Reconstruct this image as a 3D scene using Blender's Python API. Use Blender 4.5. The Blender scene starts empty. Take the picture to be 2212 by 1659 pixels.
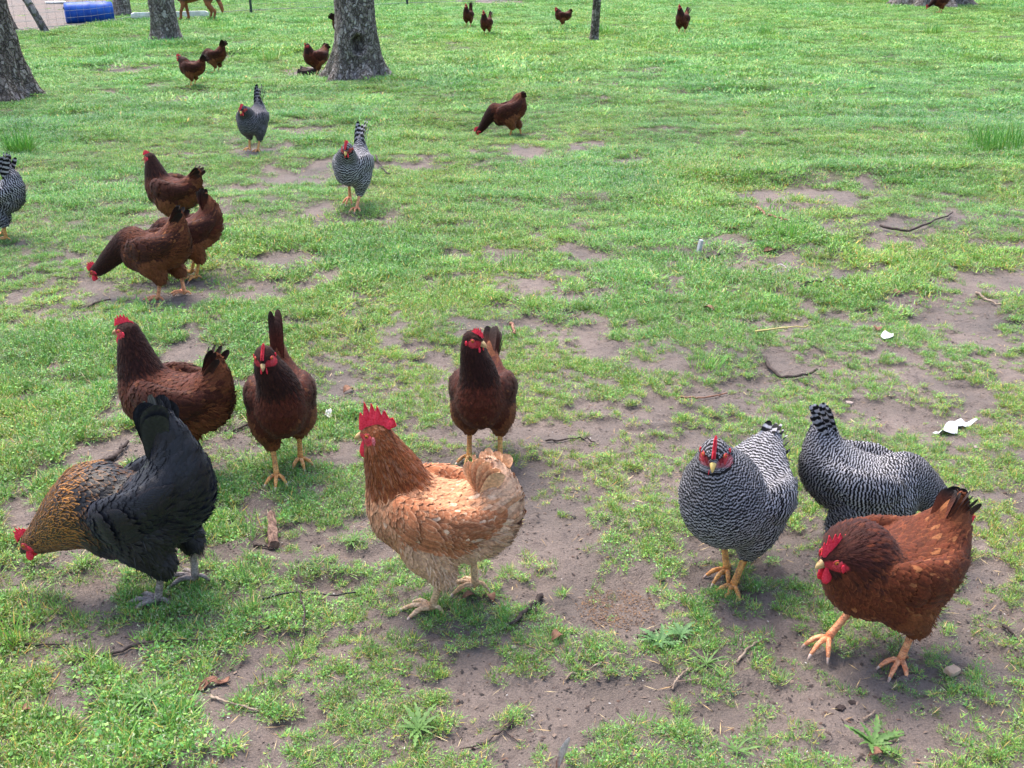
import bpy, math
import numpy as np
from mathutils import Vector, Matrix

# ---------------------------------------------------------------- camera, sky, sun, exposure
scene = bpy.context.scene
COL = scene.collection
CAM_H = 1.37
PITCH = math.radians(23.0)
cam_data = bpy.data.cameras.new('camera')
cam_data.sensor_width = 36.0
cam_data.lens = 37.43
cam_data.clip_start = 0.05
cam_data.clip_end = 2000.0
cam = bpy.data.objects.new('camera', cam_data)
cam.location = (0, 0, CAM_H)
cam.rotation_euler = (math.radians(90) - PITCH, 0, 0)
COL.objects.link(cam)
scene.camera = cam

SUN_EL, SUN_AZ = math.radians(66), math.radians(-30)      # azimuth from +Y towards +X
world = bpy.data.worlds.new('World')
scene.world = world
world.use_nodes = True
wn = world.node_tree
sky = wn.nodes.new('ShaderNodeTexSky')
sky.sky_type = 'NISHITA'
sky.sun_disc = False
sky.sun_elevation = SUN_EL
sky.sun_rotation = SUN_AZ
sky.air_density = 1.0
sky.dust_density = 4.0
sky.ozone_density = 1.0
bgn = wn.nodes['Background']
bgn.inputs['Strength'].default_value = 0.15
wn.links.new(sky.outputs[0], bgn.inputs[0])

sun_data = bpy.data.lights.new('sun', 'SUN')
sun_data.energy = 1.5
sun_data.angle = math.radians(35)
sun_data.color = (1.0, 0.93, 0.84)
sun = bpy.data.objects.new('sun', sun_data)
sd = Vector((math.sin(SUN_AZ) * math.cos(SUN_EL), math.cos(SUN_AZ) * math.cos(SUN_EL), math.sin(SUN_EL)))
sun.rotation_euler = sd.to_track_quat('Z', 'Y').to_euler()
COL.objects.link(sun)

scene.view_settings.view_transform = 'Standard'
scene.view_settings.look = 'None'
scene.view_settings.gamma = 1.0
scene.view_settings.exposure = 1.6
scene.view_settings.use_curve_mapping = False
scene.render.film_transparent = False

# ---------------------------------------------------------------- helpers
RNG = np.random.default_rng(7)


def lin(r, g, b):
    c = np.array([r, g, b], float) / 255.0
    return np.where(c <= 0.04045, c / 12.92, ((c + 0.055) / 1.055) ** 2.4)


def ground_at(vx, vy, z=0.0):
    """Ground point of a sight line; vx, vy on a 2212 x 1659 sheet."""
    a = (vx - 1106.0) / 2300.0
    b = (vy - 829.5) / 2300.0
    d = np.array([a, math.cos(PITCH) - b * math.sin(PITCH), -math.sin(PITCH) - b * math.cos(PITCH)])
    t = (z - CAM_H) / d[2]
    return d[0] * t, d[1] * t


def _hash(ix, iy, iz, seed):
    n = (ix.astype(np.int64) * 374761393 + iy.astype(np.int64) * 668265263 + iz.astype(np.int64) * 1440662683 + seed * 974711) & 0xffffffff
    n = ((n ^ (n >> 13)) * 1274126177) & 0xffffffff
    n = ((n ^ (n >> 16)) * 2246822519) & 0xffffffff
    return ((n ^ (n >> 15)) & 0xffffff) / float(0xffffff)


def noise(x, y, z=None, seed=0):
    x = np.asarray(x, float); y = np.asarray(y, float)
    z = np.zeros_like(x) if z is None else np.asarray(z, float)
    ix, iy, iz = np.floor(x), np.floor(y), np.floor(z)
    fx, fy, fz = x - ix, y - iy, z - iz
    fx, fy, fz = [f * f * (3 - 2 * f) for f in (fx, fy, fz)]
    o = 0
    flat = not np.any(z)
    for dz in ((0,) if flat else (0, 1)):
        wz = 1.0 if flat else (fz if dz else 1 - fz)
        for dy in (0, 1):
            wy = fy if dy else 1 - fy
            for dx in (0, 1):
                wx = fx if dx else 1 - fx
                o = o + wx * wy * wz * _hash(ix + dx, iy + dy, iz + dz, seed)
    return o


def fbm(x, y, z=None, seed=0, oct=4):
    o = 0; a = 0.5; s = 0
    x = np.asarray(x, float); y = np.asarray(y, float)
    for i in range(oct):
        f = 2.03 ** i
        o = o + a * noise(x * f + 17.3 * i, y * f + 9.1 * i, None if z is None else np.asarray(z) * f, seed + i)
        s += a; a *= 0.5
    return o / s


def sstep(a, b, x):
    t = np.clip((x - a) / (b - a), 0, 1)
    return t * t * (3 - 2 * t)


def mesh_np(name, verts, quads=None, tris=None, smooth=True, attrs=None):
    me = bpy.data.meshes.new(name)
    verts = np.asarray(verts, np.float32)
    me.vertices.add(len(verts))
    me.vertices.foreach_set('co', verts.ravel())
    q = np.zeros((0, 4), np.int32) if quads is None or len(quads) == 0 else np.asarray(quads, np.int32)
    t = np.zeros((0, 3), np.int32) if tris is None or len(tris) == 0 else np.asarray(tris, np.int32)
    loops = np.concatenate([q.ravel(), t.ravel()])
    if len(loops):
        me.loops.add(len(loops))
        me.loops.foreach_set('vertex_index', loops)
        me.polygons.add(len(q) + len(t))
        starts = np.concatenate([np.arange(len(q)) * 4, len(q) * 4 + np.arange(len(t)) * 3]).astype(np.int32)
        me.polygons.foreach_set('loop_start', starts)
        me.polygons.foreach_set('use_smooth', np.full(len(q) + len(t), smooth))
    for k, v in (attrs or {}).items():
        v = np.asarray(v)
        if v.ndim == 2 and v.shape[1] == 4:
            a = me.attributes.new(k, 'FLOAT_COLOR', 'POINT'); a.data.foreach_set('color', v.astype(np.float32).ravel())
        elif v.ndim == 2:
            a = me.attributes.new(k, 'FLOAT_VECTOR', 'POINT'); a.data.foreach_set('vector', v.astype(np.float32).ravel())
        elif v.dtype.kind == 'i':
            a = me.attributes.new(k, 'INT', 'POINT'); a.data.foreach_set('value', v.astype(np.int32))
        else:
            a = me.attributes.new(k, 'FLOAT', 'POINT'); a.data.foreach_set('value', v.astype(np.float32))
    me.update()
    me.validate()
    return me


def add(name, me, mat=None, parent=None, label=None, cat=None, group=None, kind=None, loc=None, rot=None):
    o = bpy.data.objects.new(name, me)
    COL.objects.link(o)
    if me is not None and mat is not None:
        if len(me.materials) == 0:
            me.materials.append(mat)
    if parent is not None:
        o.parent = parent
    if label: o['label'] = label
    if cat: o['category'] = cat
    if group: o['group'] = group
    if kind: o['kind'] = kind
    if loc is not None: o.location = loc
    if rot is not None: o.rotation_euler = rot
    return o


class Geo:
    """Collects vertices, quads and triangles for one mesh."""
    def __init__(s):
        s.v = []; s.q = []; s.t = []; s.n = 0

    def put(s, v, q=None, t=None):
        v = np.asarray(v, float)
        if q is not None and len(q): s.q.append(np.asarray(q) + s.n)
        if t is not None and len(t): s.t.append(np.asarray(t) + s.n)
        s.v.append(v); s.n += len(v)

    def tube(s, pts, rad, n=8, cap=True, flat=1.0):
        v, q, t = tube(pts, rad, n, cap, flat)
        s.put(v, q, t)

    def mesh(s, name, smooth=True, attrs=None):
        return mesh_np(name, np.concatenate(s.v), np.concatenate(s.q) if s.q else None, np.concatenate(s.t) if s.t else None, smooth, attrs)


def norm(v):
    v = np.asarray(v, float)
    return v / (np.linalg.norm(v, axis=-1, keepdims=True) + 1e-12)


def tube(pts, rad, n=8, cap=True, flat=1.0):
    pts = np.asarray(pts, float); m = len(pts)
    rad = np.broadcast_to(np.asarray(rad, float), (m,))
    T = norm(np.gradient(pts, axis=0))
    ref = np.array([0, 0, 1.0]) if abs(T[0][2]) < 0.9 else np.array([0, 1.0, 0])
    V = []
    S = norm(np.cross(T[0], ref))
    a = np.linspace(0, 2 * np.pi, n, endpoint=False)
    for i in range(m):
        S = norm(S - T[i] * np.dot(S, T[i]))
        B = np.cross(S, T[i])
        V.append(pts[i] + rad[i] * (np.cos(a)[:, None] * S + flat * np.sin(a)[:, None] * B))
    V = np.concatenate(V)
    i = np.arange(m - 1)[:, None] * n; j = np.arange(n)[None, :]; k = (j + 1) % n
    Q = np.stack([i + j, i + k, i + n + k, i + n + j], -1).reshape(-1, 4)
    Tt = []
    if cap:
        V = np.concatenate([V, pts[:1] - T[:1] * rad[0] * .3, pts[-1:] + T[-1:] * rad[-1] * .3])
        c0 = m * n; c1 = c0 + 1; b = (m - 1) * n
        Tt = [[c0, (x + 1) % n, x] for x in range(n)] + [[c1, b + x, b + (x + 1) % n] for x in range(n)]
    return V, Q, np.array(Tt, int).reshape(-1, 3)


def catmull(P, n):
    """Resample control rows P (m, k) to n+1 rows."""
    P = np.asarray(P, float); m = len(P)
    E = np.concatenate([[2 * P[0] - P[1]], P, [2 * P[-1] - P[-2]]])
    u = np.linspace(0, m - 1 - 1e-9, n + 1); i = np.floor(u).astype(int); t = (u - i)[:, None]
    a, b, c, d = E[i], E[i + 1], E[i + 2], E[i + 3]
    return 0.5 * (2 * b + (c - a) * t + (2 * a - 5 * b + 4 * c - d) * t * t + (3 * b - a - 3 * c + d) * t ** 3)


# ---------------------------------------------------------------- materials
def new_mat(name):
    m = bpy.data.materials.new(name); m.use_nodes = True
    nt = m.node_tree
    return m, nt, nt.nodes['Principled BSDF']


def nd(nt, typ, **kw):
    n = nt.nodes.new(typ)
    for k, v in kw.items():
        if k == 'inp':
            for a, b in v.items(): n.inputs[a].default_value = b
        else:
            setattr(n, k, v)
    return n


def rgba(c): return (float(c[0]), float(c[1]), float(c[2]), 1.0)


def attr(nt, name, typ='GEOMETRY'):
    n = nt.nodes.new('ShaderNodeAttribute'); n.attribute_name = name; n.attribute_type = typ
    return n


def math_n(nt, op, a, b=None, c=None, clamp=False):
    n = nt.nodes.new('ShaderNodeMath'); n.operation = op; n.use_clamp = clamp
    for i, x in enumerate((a, b, c)):
        if x is None: continue
        if isinstance(x, (int, float)): n.inputs[i].default_value = x
        else: nt.links.new(x, n.inputs[i])
    return n.outputs[0]


def mixc(nt, f, a, b, blend='MIX'):
    n = nt.nodes.new('ShaderNodeMix'); n.data_type = 'RGBA'; n.blend_type = blend
    for s, x in ((n.inputs[0], f), (n.inputs[6], a), (n.inputs[7], b)):
        if isinstance(x, (int, float)): s.default_value = x
        elif isinstance(x, (tuple, list, np.ndarray)): s.default_value = rgba(x)
        else: nt.links.new(x, s)
    return n.outputs[2]


def ramp(nt, fac, stops):
    n = nt.nodes.new('ShaderNodeValToRGB')
    e = n.color_ramp.elements
    while len(e) < len(stops): e.new(0.5)
    for x, (p, c) in zip(e, stops):
        x.position = p; x.color = rgba(c) if not np.isscalar(c) else (c, c, c, 1)
    nt.links.new(fac, n.inputs[0])
    return n.outputs[0]


def maprange(nt, x, a, b, c=0.0, d=1.0):
    n = nt.nodes.new('ShaderNodeMapRange'); n.interpolation_type = 'SMOOTHSTEP'
    nt.links.new(x, n.inputs[0])
    for i, v in zip((1, 2, 3, 4), (a, b, c, d)): n.inputs[i].default_value = v
    return n.outputs[0]


def bump(nt, bs, h, strength=.4, dist=.005):
    b = nd(nt, 'ShaderNodeBump', inp={'Strength': strength, 'Distance': dist})
    nt.links.new(h, b.inputs['Height']); nt.links.new(b.outputs[0], bs.inputs['Normal'])


def noise_mat(name, c1, c2, scale=20, rough=.8, bstr=.3, bdist=.003, detail=5, stops=(.35, .65), spec=.3, coord='Object'):
    m, nt, bs = new_mat(name)
    tc = nd(nt, 'ShaderNodeTexCoord')
    n = nd(nt, 'ShaderNodeTexNoise', inp={'Scale': scale, 'Detail': detail})
    nt.links.new(tc.outputs[coord], n.inputs['Vector'])
    c = ramp(nt, n.outputs['Fac'], [(stops[0], c1), (stops[1], c2)])
    nt.links.new(c, bs.inputs['Base Color'])
    bs.inputs['Roughness'].default_value = rough
    bs.inputs['Specular IOR Level'].default_value = spec
    bump(nt, bs, n.outputs['Fac'], bstr, bdist)
    return m


def plumage_mat(name, barred=False, rough=.66, sheen=.3, black=False):
    m, nt, bs = new_mat(name)
    col = attr(nt, 'Col').outputs['Color']
    fa = attr(nt, 'fa')
    sep = nd(nt, 'ShaderNodeSeparateXYZ'); nt.links.new(fa.outputs['Vector'], sep.inputs[0])
    ax = math_n(nt, 'ABSOLUTE', sep.outputs[0]); al = sep.outputs[1]
    tc = nd(nt, 'ShaderNodeTexCoord')
    nz = nd(nt, 'ShaderNodeTexNoise', inp={'Scale': 160.0, 'Detail': 3.0})
    nt.links.new(tc.outputs['Object'], nz.inputs['Vector'])
    if barred:
        br = attr(nt, 'bar').outputs['Fac']
        nz2 = nd(nt, 'ShaderNodeTexNoise', inp={'Scale': 42.0, 'Detail': 2.0})
        nt.links.new(tc.outputs['Object'], nz2.inputs['Vector'])
        w = math_n(nt, 'ADD', br, math_n(nt, 'MULTIPLY', nz2.outputs['Fac'], .7))
        w = math_n(nt, 'ADD', w, math_n(nt, 'MULTIPLY', ax, -0.10))
        s = math_n(nt, 'SINE', math_n(nt, 'MULTIPLY', w, 2 * math.pi))
        f = maprange(nt, s, -.25, .75)
        c2 = attr(nt, 'Col2').outputs['Color']
        base = mixc(nt, f, col, c2)
    else:
        lace = attr(nt, 'lace').outputs['Fac']
        c2 = attr(nt, 'Col2').outputs['Color']
        e1 = maprange(nt, ax, .45, .85)
        e2 = maprange(nt, al, .82, .98)
        e = math_n(nt, 'MAXIMUM', e1, math_n(nt, 'MULTIPLY', e2, .8))
        sh = maprange(nt, ax, .10, .0, 0.0, .35)
        e = math_n(nt, 'MAXIMUM', e, sh)
        e = math_n(nt, 'MULTIPLY', e, lace, clamp=True)
        base = mixc(nt, e, col, c2)
    v = maprange(nt, nz.outputs['Fac'], .25, .75, .72, 1.28)
    # barbs: fine streaks across the vane
    wv = math_n(nt, 'SINE', math_n(nt, 'MULTIPLY', math_n(nt, 'ADD', al, math_n(nt, 'MULTIPLY', ax, -.25)), 55.0))
    vv = math_n(nt, 'ADD', v, math_n(nt, 'MULTIPLY', wv, .05))
    hs = nd(nt, 'ShaderNodeHueSaturation'); nt.links.new(base, hs.inputs['Color']); nt.links.new(vv, hs.inputs['Value'])
    nt.links.new(hs.outputs[0], bs.inputs['Base Color'])
    bs.inputs['Roughness'].default_value = rough
    bs.inputs['Specular IOR Level'].default_value = .12 if not black else .3
    bs.inputs['Sheen Weight'].default_value = sheen
    bs.inputs['Sheen Roughness'].default_value = .5
    if black:
        bs.inputs['Sheen Tint'].default_value = (.55, .65, 1.0, 1)
    h = math_n(nt, 'ADD', math_n(nt, 'MULTIPLY', wv, .3), nz.outputs['Fac'])
    bump(nt, bs, h, .25, .002)
    return m


M = {}
M['plume'] = plumage_mat('plumage', sheen=.06)
M['plume_black'] = plumage_mat('black_plumage', rough=.42, sheen=.08, black=True)
M['plume_bar'] = plumage_mat('barred_plumage', barred=True, rough=.6, sheen=.04)


def skin_mat(name, c1, c2, rough=.5, sss=.15, scale=350, bdist=.0012):
    m = noise_mat(name, c1, c2, scale=scale, rough=rough, bstr=.6, bdist=bdist)
    bs = m.node_tree.nodes['Principled BSDF']
    bs.inputs['Subsurface Weight'].default_value = sss
    bs.inputs['Subsurface Radius'].default_value = (.006, .0015, .001)
    return m


M['comb'] = skin_mat('red_comb_skin', lin(202, 26, 48), lin(226, 60, 80), rough=.62, scale=260, bdist=.002)
M['face'] = skin_mat('red_face_skin', lin(150, 38, 48), lin(196, 66, 74), scale=600)
M['lobe'] = skin_mat('pale_red_lobe', lin(176, 70, 78), lin(214, 130, 130))
M['beak'] = noise_mat('horn_beak', lin(120, 95, 75), lin(214, 178, 120), scale=70, rough=.4, bstr=.1)
M['beak_yellow'] = noise_mat('yellow_beak', lin(200, 165, 90), lin(228, 205, 130), scale=70, rough=.4, bstr=.1)
M['beak_dark'] = noise_mat('dark_beak', lin(35, 32, 34), lin(70, 64, 62), scale=70, rough=.4, bstr=.1)
M['iris'] = noise_mat('orange_iris', lin(150, 80, 25), lin(190, 110, 40), scale=600, rough=.15, bstr=0)
M['pupil'] = noise_mat('black_pupil', lin(6, 5, 5), lin(10, 9, 9), scale=50, rough=.06, bstr=0, spec=.6)


def leg_mat(name, c1, c2, dirt):
    m, nt, bs = new_mat(name)
    tc = nd(nt, 'ShaderNodeTexCoord')
    n = nd(nt, 'ShaderNodeTexNoise', inp={'Scale': 60.0, 'Detail': 5.0})
    nt.links.new(tc.outputs['Object'], n.inputs['Vector'])
    v = nd(nt, 'ShaderNodeTexVoronoi', inp={'Scale': 260.0}); v.feature = 'F1'
    mp = nd(nt, 'ShaderNodeMapping'); mp.inputs['Scale'].default_value = (.7, .7, 1.3)
    nt.links.new(tc.outputs['Object'], mp.inputs[0]); nt.links.new(mp.outputs[0], v.inputs['Vector'])
    c = ramp(nt, n.outputs['Fac'], [(.35, c1), (.6, c2)])
    c = mixc(nt, maprange(nt, v.outputs['Distance'], .35, .75, 0, .55), c, dirt)
    n2 = nd(nt, 'ShaderNodeTexNoise', inp={'Scale': 45.0, 'Detail': 6.0})
    nt.links.new(tc.outputs['Object'], n2.inputs['Vector'])
    c = mixc(nt, maprange(nt, n2.outputs['Fac'], .58, .72, 0, .6), c, dirt)
    nt.links.new(c, bs.inputs['Base Color'])
    bs.inputs['Roughness'].default_value = .55
    bump(nt, bs, v.outputs['Distance'], .5, -.002)
    return m


M['leg'] = leg_mat('yellow_leg_scales', lin(205, 130, 60), lin(236, 176, 98), lin(120, 86, 66))
M['leg_orange'] = leg_mat('orange_leg_scales', lin(222, 130, 84), lin(244, 172, 122), lin(140, 92, 70))
M['leg_pale'] = leg_mat('pale_leg_scales', lin(196, 152, 108), lin(226, 190, 150), lin(110, 80, 66))
M['leg_grey'] = leg_mat('grey_leg_scales', lin(120, 108, 104), lin(164, 150, 144), lin(70, 60, 58))
M['claw'] = noise_mat('pale_claw', lin(150, 120, 105), lin(220, 195, 180), scale=90, rough=.5, bstr=.1)
M['claw_dark'] = noise_mat('dark_claw', lin(60, 52, 50), lin(110, 98, 94), scale=90, rough=.5, bstr=.1)
# ---------------------------------------------------------------- implicit bodies (hens, dog)
class Field:
    def __init__(s, lo, hi, h):
        s.org = np.asarray(lo, float); s.h = h
        s.n = np.ceil((np.asarray(hi) - s.org) / h).astype(int) + 1
        s.D = np.full(s.n, .08, np.float32)
        s.ax = [(s.org[i] + h * np.arange(s.n[i])).astype(np.float32) for i in range(3)]
        s.segs = []

    def seg(s, A, B, N, S, r0, r1, k=.012, **info):
        A, B, N, S = [np.asarray(x, float) for x in (A, B, N, S)]
        r0 = np.asarray(r0, float); r1 = np.asarray(r1, float)
        g = dict(A=A, B=B, N=N, S=S, r0=r0, r1=r1, k=k); g.update(info); s.segs.append(g)
        R = max(r0.max(), r1.max()) + .045
        a = np.clip(((np.minimum(A, B) - R - s.org) / s.h).astype(int), 0, s.n - 1)
        b = np.clip(((np.maximum(A, B) + R - s.org) / s.h).astype(int) + 1, 1, s.n)
        if np.any(b <= a): return
        X = s.ax[0][a[0]:b[0]][:, None, None]; Y = s.ax[1][a[1]:b[1]][None, :, None]; Z = s.ax[2][a[2]:b[2]][None, None, :]
        d = Field.dist(g, X, Y, Z)
        sub = s.D[a[0]:b[0], a[1]:b[1], a[2]:b[2]]
        hh = np.clip(.5 + .5 * (d - sub) / k, 0, 1)
        sub[...] = d + (sub - d) * hh - k * hh * (1 - hh)

    @staticmethod
    def dist(g, X, Y, Z):
        A, B = g['A'], g['B']; d = B - A; L2 = float(d @ d) + 1e-12
        px, py, pz = X - A[0], Y - A[1], Z - A[2]
        t = np.clip((px * d[0] + py * d[1] + pz * d[2]) / L2, 0, 1)
        qx, qy, qz = px - t * d[0], py - t * d[1], pz - t * d[2]
        N, S = g['N'], g['S']; T = d / math.sqrt(L2)
        un = qx * N[0] + qy * N[1] + qz * N[2]
        us = qx * S[0] + qy * S[1] + qz * S[2]
        ut = qx * T[0] + qy * T[1] + qz * T[2]
        r0, r1 = g['r0'], g['r1']
        rs = r0[0] + (r1[0] - r0[0]) * t
        ru = np.where(un > 0, r0[1] + (r1[1] - r0[1]) * t, r0[2] + (r1[2] - r0[2]) * t)
        mn = np.minimum(rs, ru)
        k = np.sqrt((un / ru) ** 2 + (us / rs) ** 2 + (ut / mn) ** 2)
        return (k - 1) * mn

    def chain(s, P, R, side, k=.012, reg=0, s0=0., s1=1., flip=1, f0=0.):
        """P (m,3) points, R (m,3) radii (side, up, down)."""
        P = np.asarray(P, float); m = len(P)
        f = f0
        for i in range(m - 1):
            T = norm(P[i + 1] - P[i])
            S = norm(np.asarray(side) - T * np.dot(side, T)); N = np.cross(T, S)
            ln = np.linalg.norm(P[i + 1] - P[i])
            s.seg(P[i], P[i + 1], N, S, R[i], R[i + 1], k, reg=reg, sa=s0 + (s1 - s0) * i / (m - 1), sb=s0 + (s1 - s0) * (i + 1) / (m - 1),
                  flow=-T * flip, fa=f, fb=f + ln)
            f += ln
        return f

    def finish(s):
        g = np.gradient(s.D, s.h)
        s.G = np.stack(g, -1).astype(np.float32)

    def sample(s, P, grad=True):
        q = (P - s.org) / s.h
        q = np.clip(q, 0, s.n - 1.001)
        i = q.astype(int); f = q - i
        d = 0; G = 0
        for dx in (0, 1):
            for dy in (0, 1):
                for dz in (0, 1):
                    w = (f[:, 0] if dx else 1 - f[:, 0]) * (f[:, 1] if dy else 1 - f[:, 1]) * (f[:, 2] if dz else 1 - f[:, 2])
                    d = d + w * s.D[i[:, 0] + dx, i[:, 1] + dy, i[:, 2] + dz]
                    if grad: G = G + w[:, None] * s.G[i[:, 0] + dx, i[:, 1] + dy, i[:, 2] + dz]
        return d, G

    def project(s, P, off, it=3):
        for _ in range(it):
            d, G = s.sample(P)
            gn = np.linalg.norm(G, axis=1) + 1e-6
            st = np.clip(d / np.maximum(gn, .3) - off, -.03, .03)
            P = P - G / gn[:, None] * st[:, None]
        return P

    def nets(s):
        D = s.D; I = D < 0
        nx, ny, nz = D.shape
        cnt = np.zeros((nx - 1, ny - 1, nz - 1), np.int8)
        cor = [(a, b, c) for a in (0, 1) for b in (0, 1) for c in (0, 1)]
        for a, b, c in cor: cnt += I[a:nx - 1 + a, b:ny - 1 + b, c:nz - 1 + c]
        act = np.argwhere((cnt > 0) & (cnt < 8))
        ids = np.full(cnt.shape, -1, np.int32); ids[act[:, 0], act[:, 1], act[:, 2]] = np.arange(len(act))
        pos = np.zeros((len(act), 3)); num = np.zeros(len(act))
        for a in cor:
            for x in range(3):
                if a[x]: continue
                b = list(a); b[x] = 1
                da = D[act[:, 0] + a[0], act[:, 1] + a[1], act[:, 2] + a[2]]
                db = D[act[:, 0] + b[0], act[:, 1] + b[1], act[:, 2] + b[2]]
                mk = (da < 0) != (db < 0)
                t = np.where(mk, da / np.where(mk, da - db, 1), 0)
                p = np.tile(np.array(a, float), (len(act), 1)); p[:, x] = t
                pos += p * mk[:, None]; num += mk
        V = s.org + (act + pos / num[:, None]) * s.h
        Q = []
        for x in range(3):
            y, z = (x + 1) % 3, (x + 2) % 3
            sl0 = [slice(None)] * 3; sl1 = [slice(None)] * 3
            sl0[x] = slice(0, -1); sl1[x] = slice(1, None)
            a = I[tuple(sl0)]; b = I[tuple(sl1)]
            e = np.argwhere(a != b)
            e = e[(e[:, y] > 0) & (e[:, z] > 0) & (e[:, y] < D.shape[y] - 1) & (e[:, z] < D.shape[z] - 1)]
            f = a[e[:, 0], e[:, 1], e[:, 2]]
            def c(dy, dz):
                q = e.copy(); q[:, y] += dy; q[:, z] += dz
                return ids[q[:, 0], q[:, 1], q[:, 2]]
            q = np.stack([c(-1, -1), c(0, -1), c(0, 0), c(-1, 0)], 1)
            q[~f] = q[~f][:, ::-1]
            Q.append(q)
        return V, np.concatenate(Q)


# ---------------------------------------------------------------- hens
def yrot(v, b, piv):
    v = np.asarray(v, float) - piv; c, s = math.cos(b), math.sin(b)
    return np.stack([v[..., 0] * c - v[..., 2] * s, v[..., 1], v[..., 0] * s + v[..., 2] * c], -1) + piv


PIV = np.array([-.02, 0, .19])
BODY = np.array([  # x, z, side, up, down radius
    (-.148, .300, .020, .016, .024),
    (-.121, .272, .044, .028, .058),
    (-.088, .238, .074, .037, .092),
    (-.043, .212, .092, .046, .096),
    (.005, .203, .096, .052, .090),
    (.048, .208, .086, .060, .092)])

ROUND = np.array([.60, .95, 1.0, .86, .40])
POINT = np.array([.70, 1.0, .88, .58, .10])


def lay(F, root, dirs, L, W, l0, l1, prof, rnd, straight=0.0, nl=5):
    """Feather vanes lying along the surface of F; returns verts, quads and vane coordinates."""
    n = len(root); t = np.linspace(0, 1, nl); c = np.array([-1., 0, 1.])
    _, G = F.sample(root); nr = norm(G)
    d = norm(dirs - nr * np.sum(dirs * nr, 1, keepdims=True))
    sd = np.cross(nr, d)
    pr = np.stack([np.interp(t, np.linspace(0, 1, prof.shape[-1]), p) for p in np.atleast_2d(prof)])
    if len(pr) == 1: pr = np.repeat(pr, n, 0)
    tt = np.broadcast_to(t[None, :, None], (n, nl, 3)).copy()
    tt[:, -1, 1] += .05; tt[:, -1, 0] -= .04; tt[:, -1, 2] -= .04
    al = tt * L[:, None, None]
    wd = .5 * W[:, None, None] * pr[:, :, None] * c[None, None, :]
    P = root[:, None, None, :] + d[:, None, None, :] * al[..., None] + sd[:, None, None, :] * wd[..., None]
    off = l0[:, None, None] + (l1 - l0)[:, None, None] * tt ** 1.3 - .0016 * np.abs(c)[None, None, :] * (W / .02)[:, None, None]
    Pp = F.project(P.reshape(-1, 3), off.reshape(-1), 4).reshape(P.shape)
    if straight > 0:
        P0 = P + nr[:, None, None, :] * off[..., None]
        k = straight * (tt ** 1.5)[..., None]
        Pp = Pp * (1 - k) + P0 * k
    fa = np.stack([np.broadcast_to(c[None, None, :], tt.shape), np.clip(tt, 0, 1), np.broadcast_to(rnd[:, None, None], tt.shape)], -1)
    i = np.arange(nl - 1)[:, None] * 3 + np.arange(2)[None, :]
    q = np.stack([i, i + 1, i + 4, i + 3], -1).reshape(-1, 4)
    Q = (np.arange(n)[:, None, None] * (nl * 3) + q[None]).reshape(-1, 4)
    return Pp.reshape(-1, 3), Q, fa.reshape(-1, 3), al.reshape(-1), nl * 3


def vcol(c, rep):
    c = np.repeat(c, rep, 0)
    return np.concatenate([c, np.ones((len(c), 1))], 1)


def shade(c, rng, n, amp=.25):
    return np.clip(np.broadcast_to(np.asarray(c, float), (n, 3)) * (1 + amp * rng.uniform(-1, 1, (n, 1))), 0, 1)


def mixa(a, b, f):
    f = np.asarray(f)[:, None]
    return a * (1 - f) + b * f


def plumage_colours(br, reg, s, P, rng, pal):
    """Colour, edge colour and edge strength of each feather, from where it grows."""
    n = len(s)
    body = shade(pal['body'], rng, n, .3); neck = shade(pal['neck'], rng, n, .25)
    fluff = shade(pal['fluff'], rng, n, .2); wing = shade(pal.get('wing', pal['body']), rng, n, .25)
    tail = shade(pal['tail'], rng, n, .2); breast = shade(pal.get('breast', pal['body']), rng, n, .25)
    c = body.copy()
    spine = reg == 0
    j = rng.normal(0, .035, n)
    c = np.where(((reg == 0) | (reg == 3))[:, None], mixa(c, neck, sstep(.50, .60, s + j + pal.get('neck_shift', 0))), c)
    rear = sstep(.20, .06, s + j) * spine
    low = sstep(.21, .15, P[:, 2]) * sstep(.0, -.07, P[:, 0])
    br_ = sstep(.03, .09, P[:, 0]) * sstep(.24, .19, P[:, 2]) * (spine & (s < .58))
    c = mixa(c, breast, br_)
    c = mixa(c, fluff, np.clip(np.maximum(low * .95, rear * .85) + rng.uniform(-.25, .15, n), 0, 1))
    c = np.where((reg == 2)[:, None], wing, c)
    th = shade(pal.get('thigh', pal['fluff']), rng, n, .25)
    c = np.where((reg == 1)[:, None], th, c)
    odd = rng.uniform(size=n) < pal.get('odd_p', .04)
    c = np.where((odd & ((s < .46) | (reg == 2)))[:, None], shade(pal.get('odd', pal['edge']), rng, n, .2), c)
    e = shade(pal['edge'], rng, n, .2)
    ne = shade(pal.get('neck_edge', pal['edge']), rng, n, .2)
    isn = ((reg == 0) & (s > .53)) | (reg == 3)
    e = np.where(isn[:, None], ne, e)
    lace = np.where(isn, pal.get('neck_lace', .3), pal.get('lace', .35)) * rng.uniform(.3, 1.4, n)
    if 'gold_fade' in pal:
        lace = np.where(isn, pal['neck_lace'] * sstep(.36, .56, s + rng.uniform(-.05, .05, n)), pal['lace'] * sstep(.33, .48, s) * (reg == 0) * (rng.uniform(size=n) < .5))
    return c, e, lace


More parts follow.
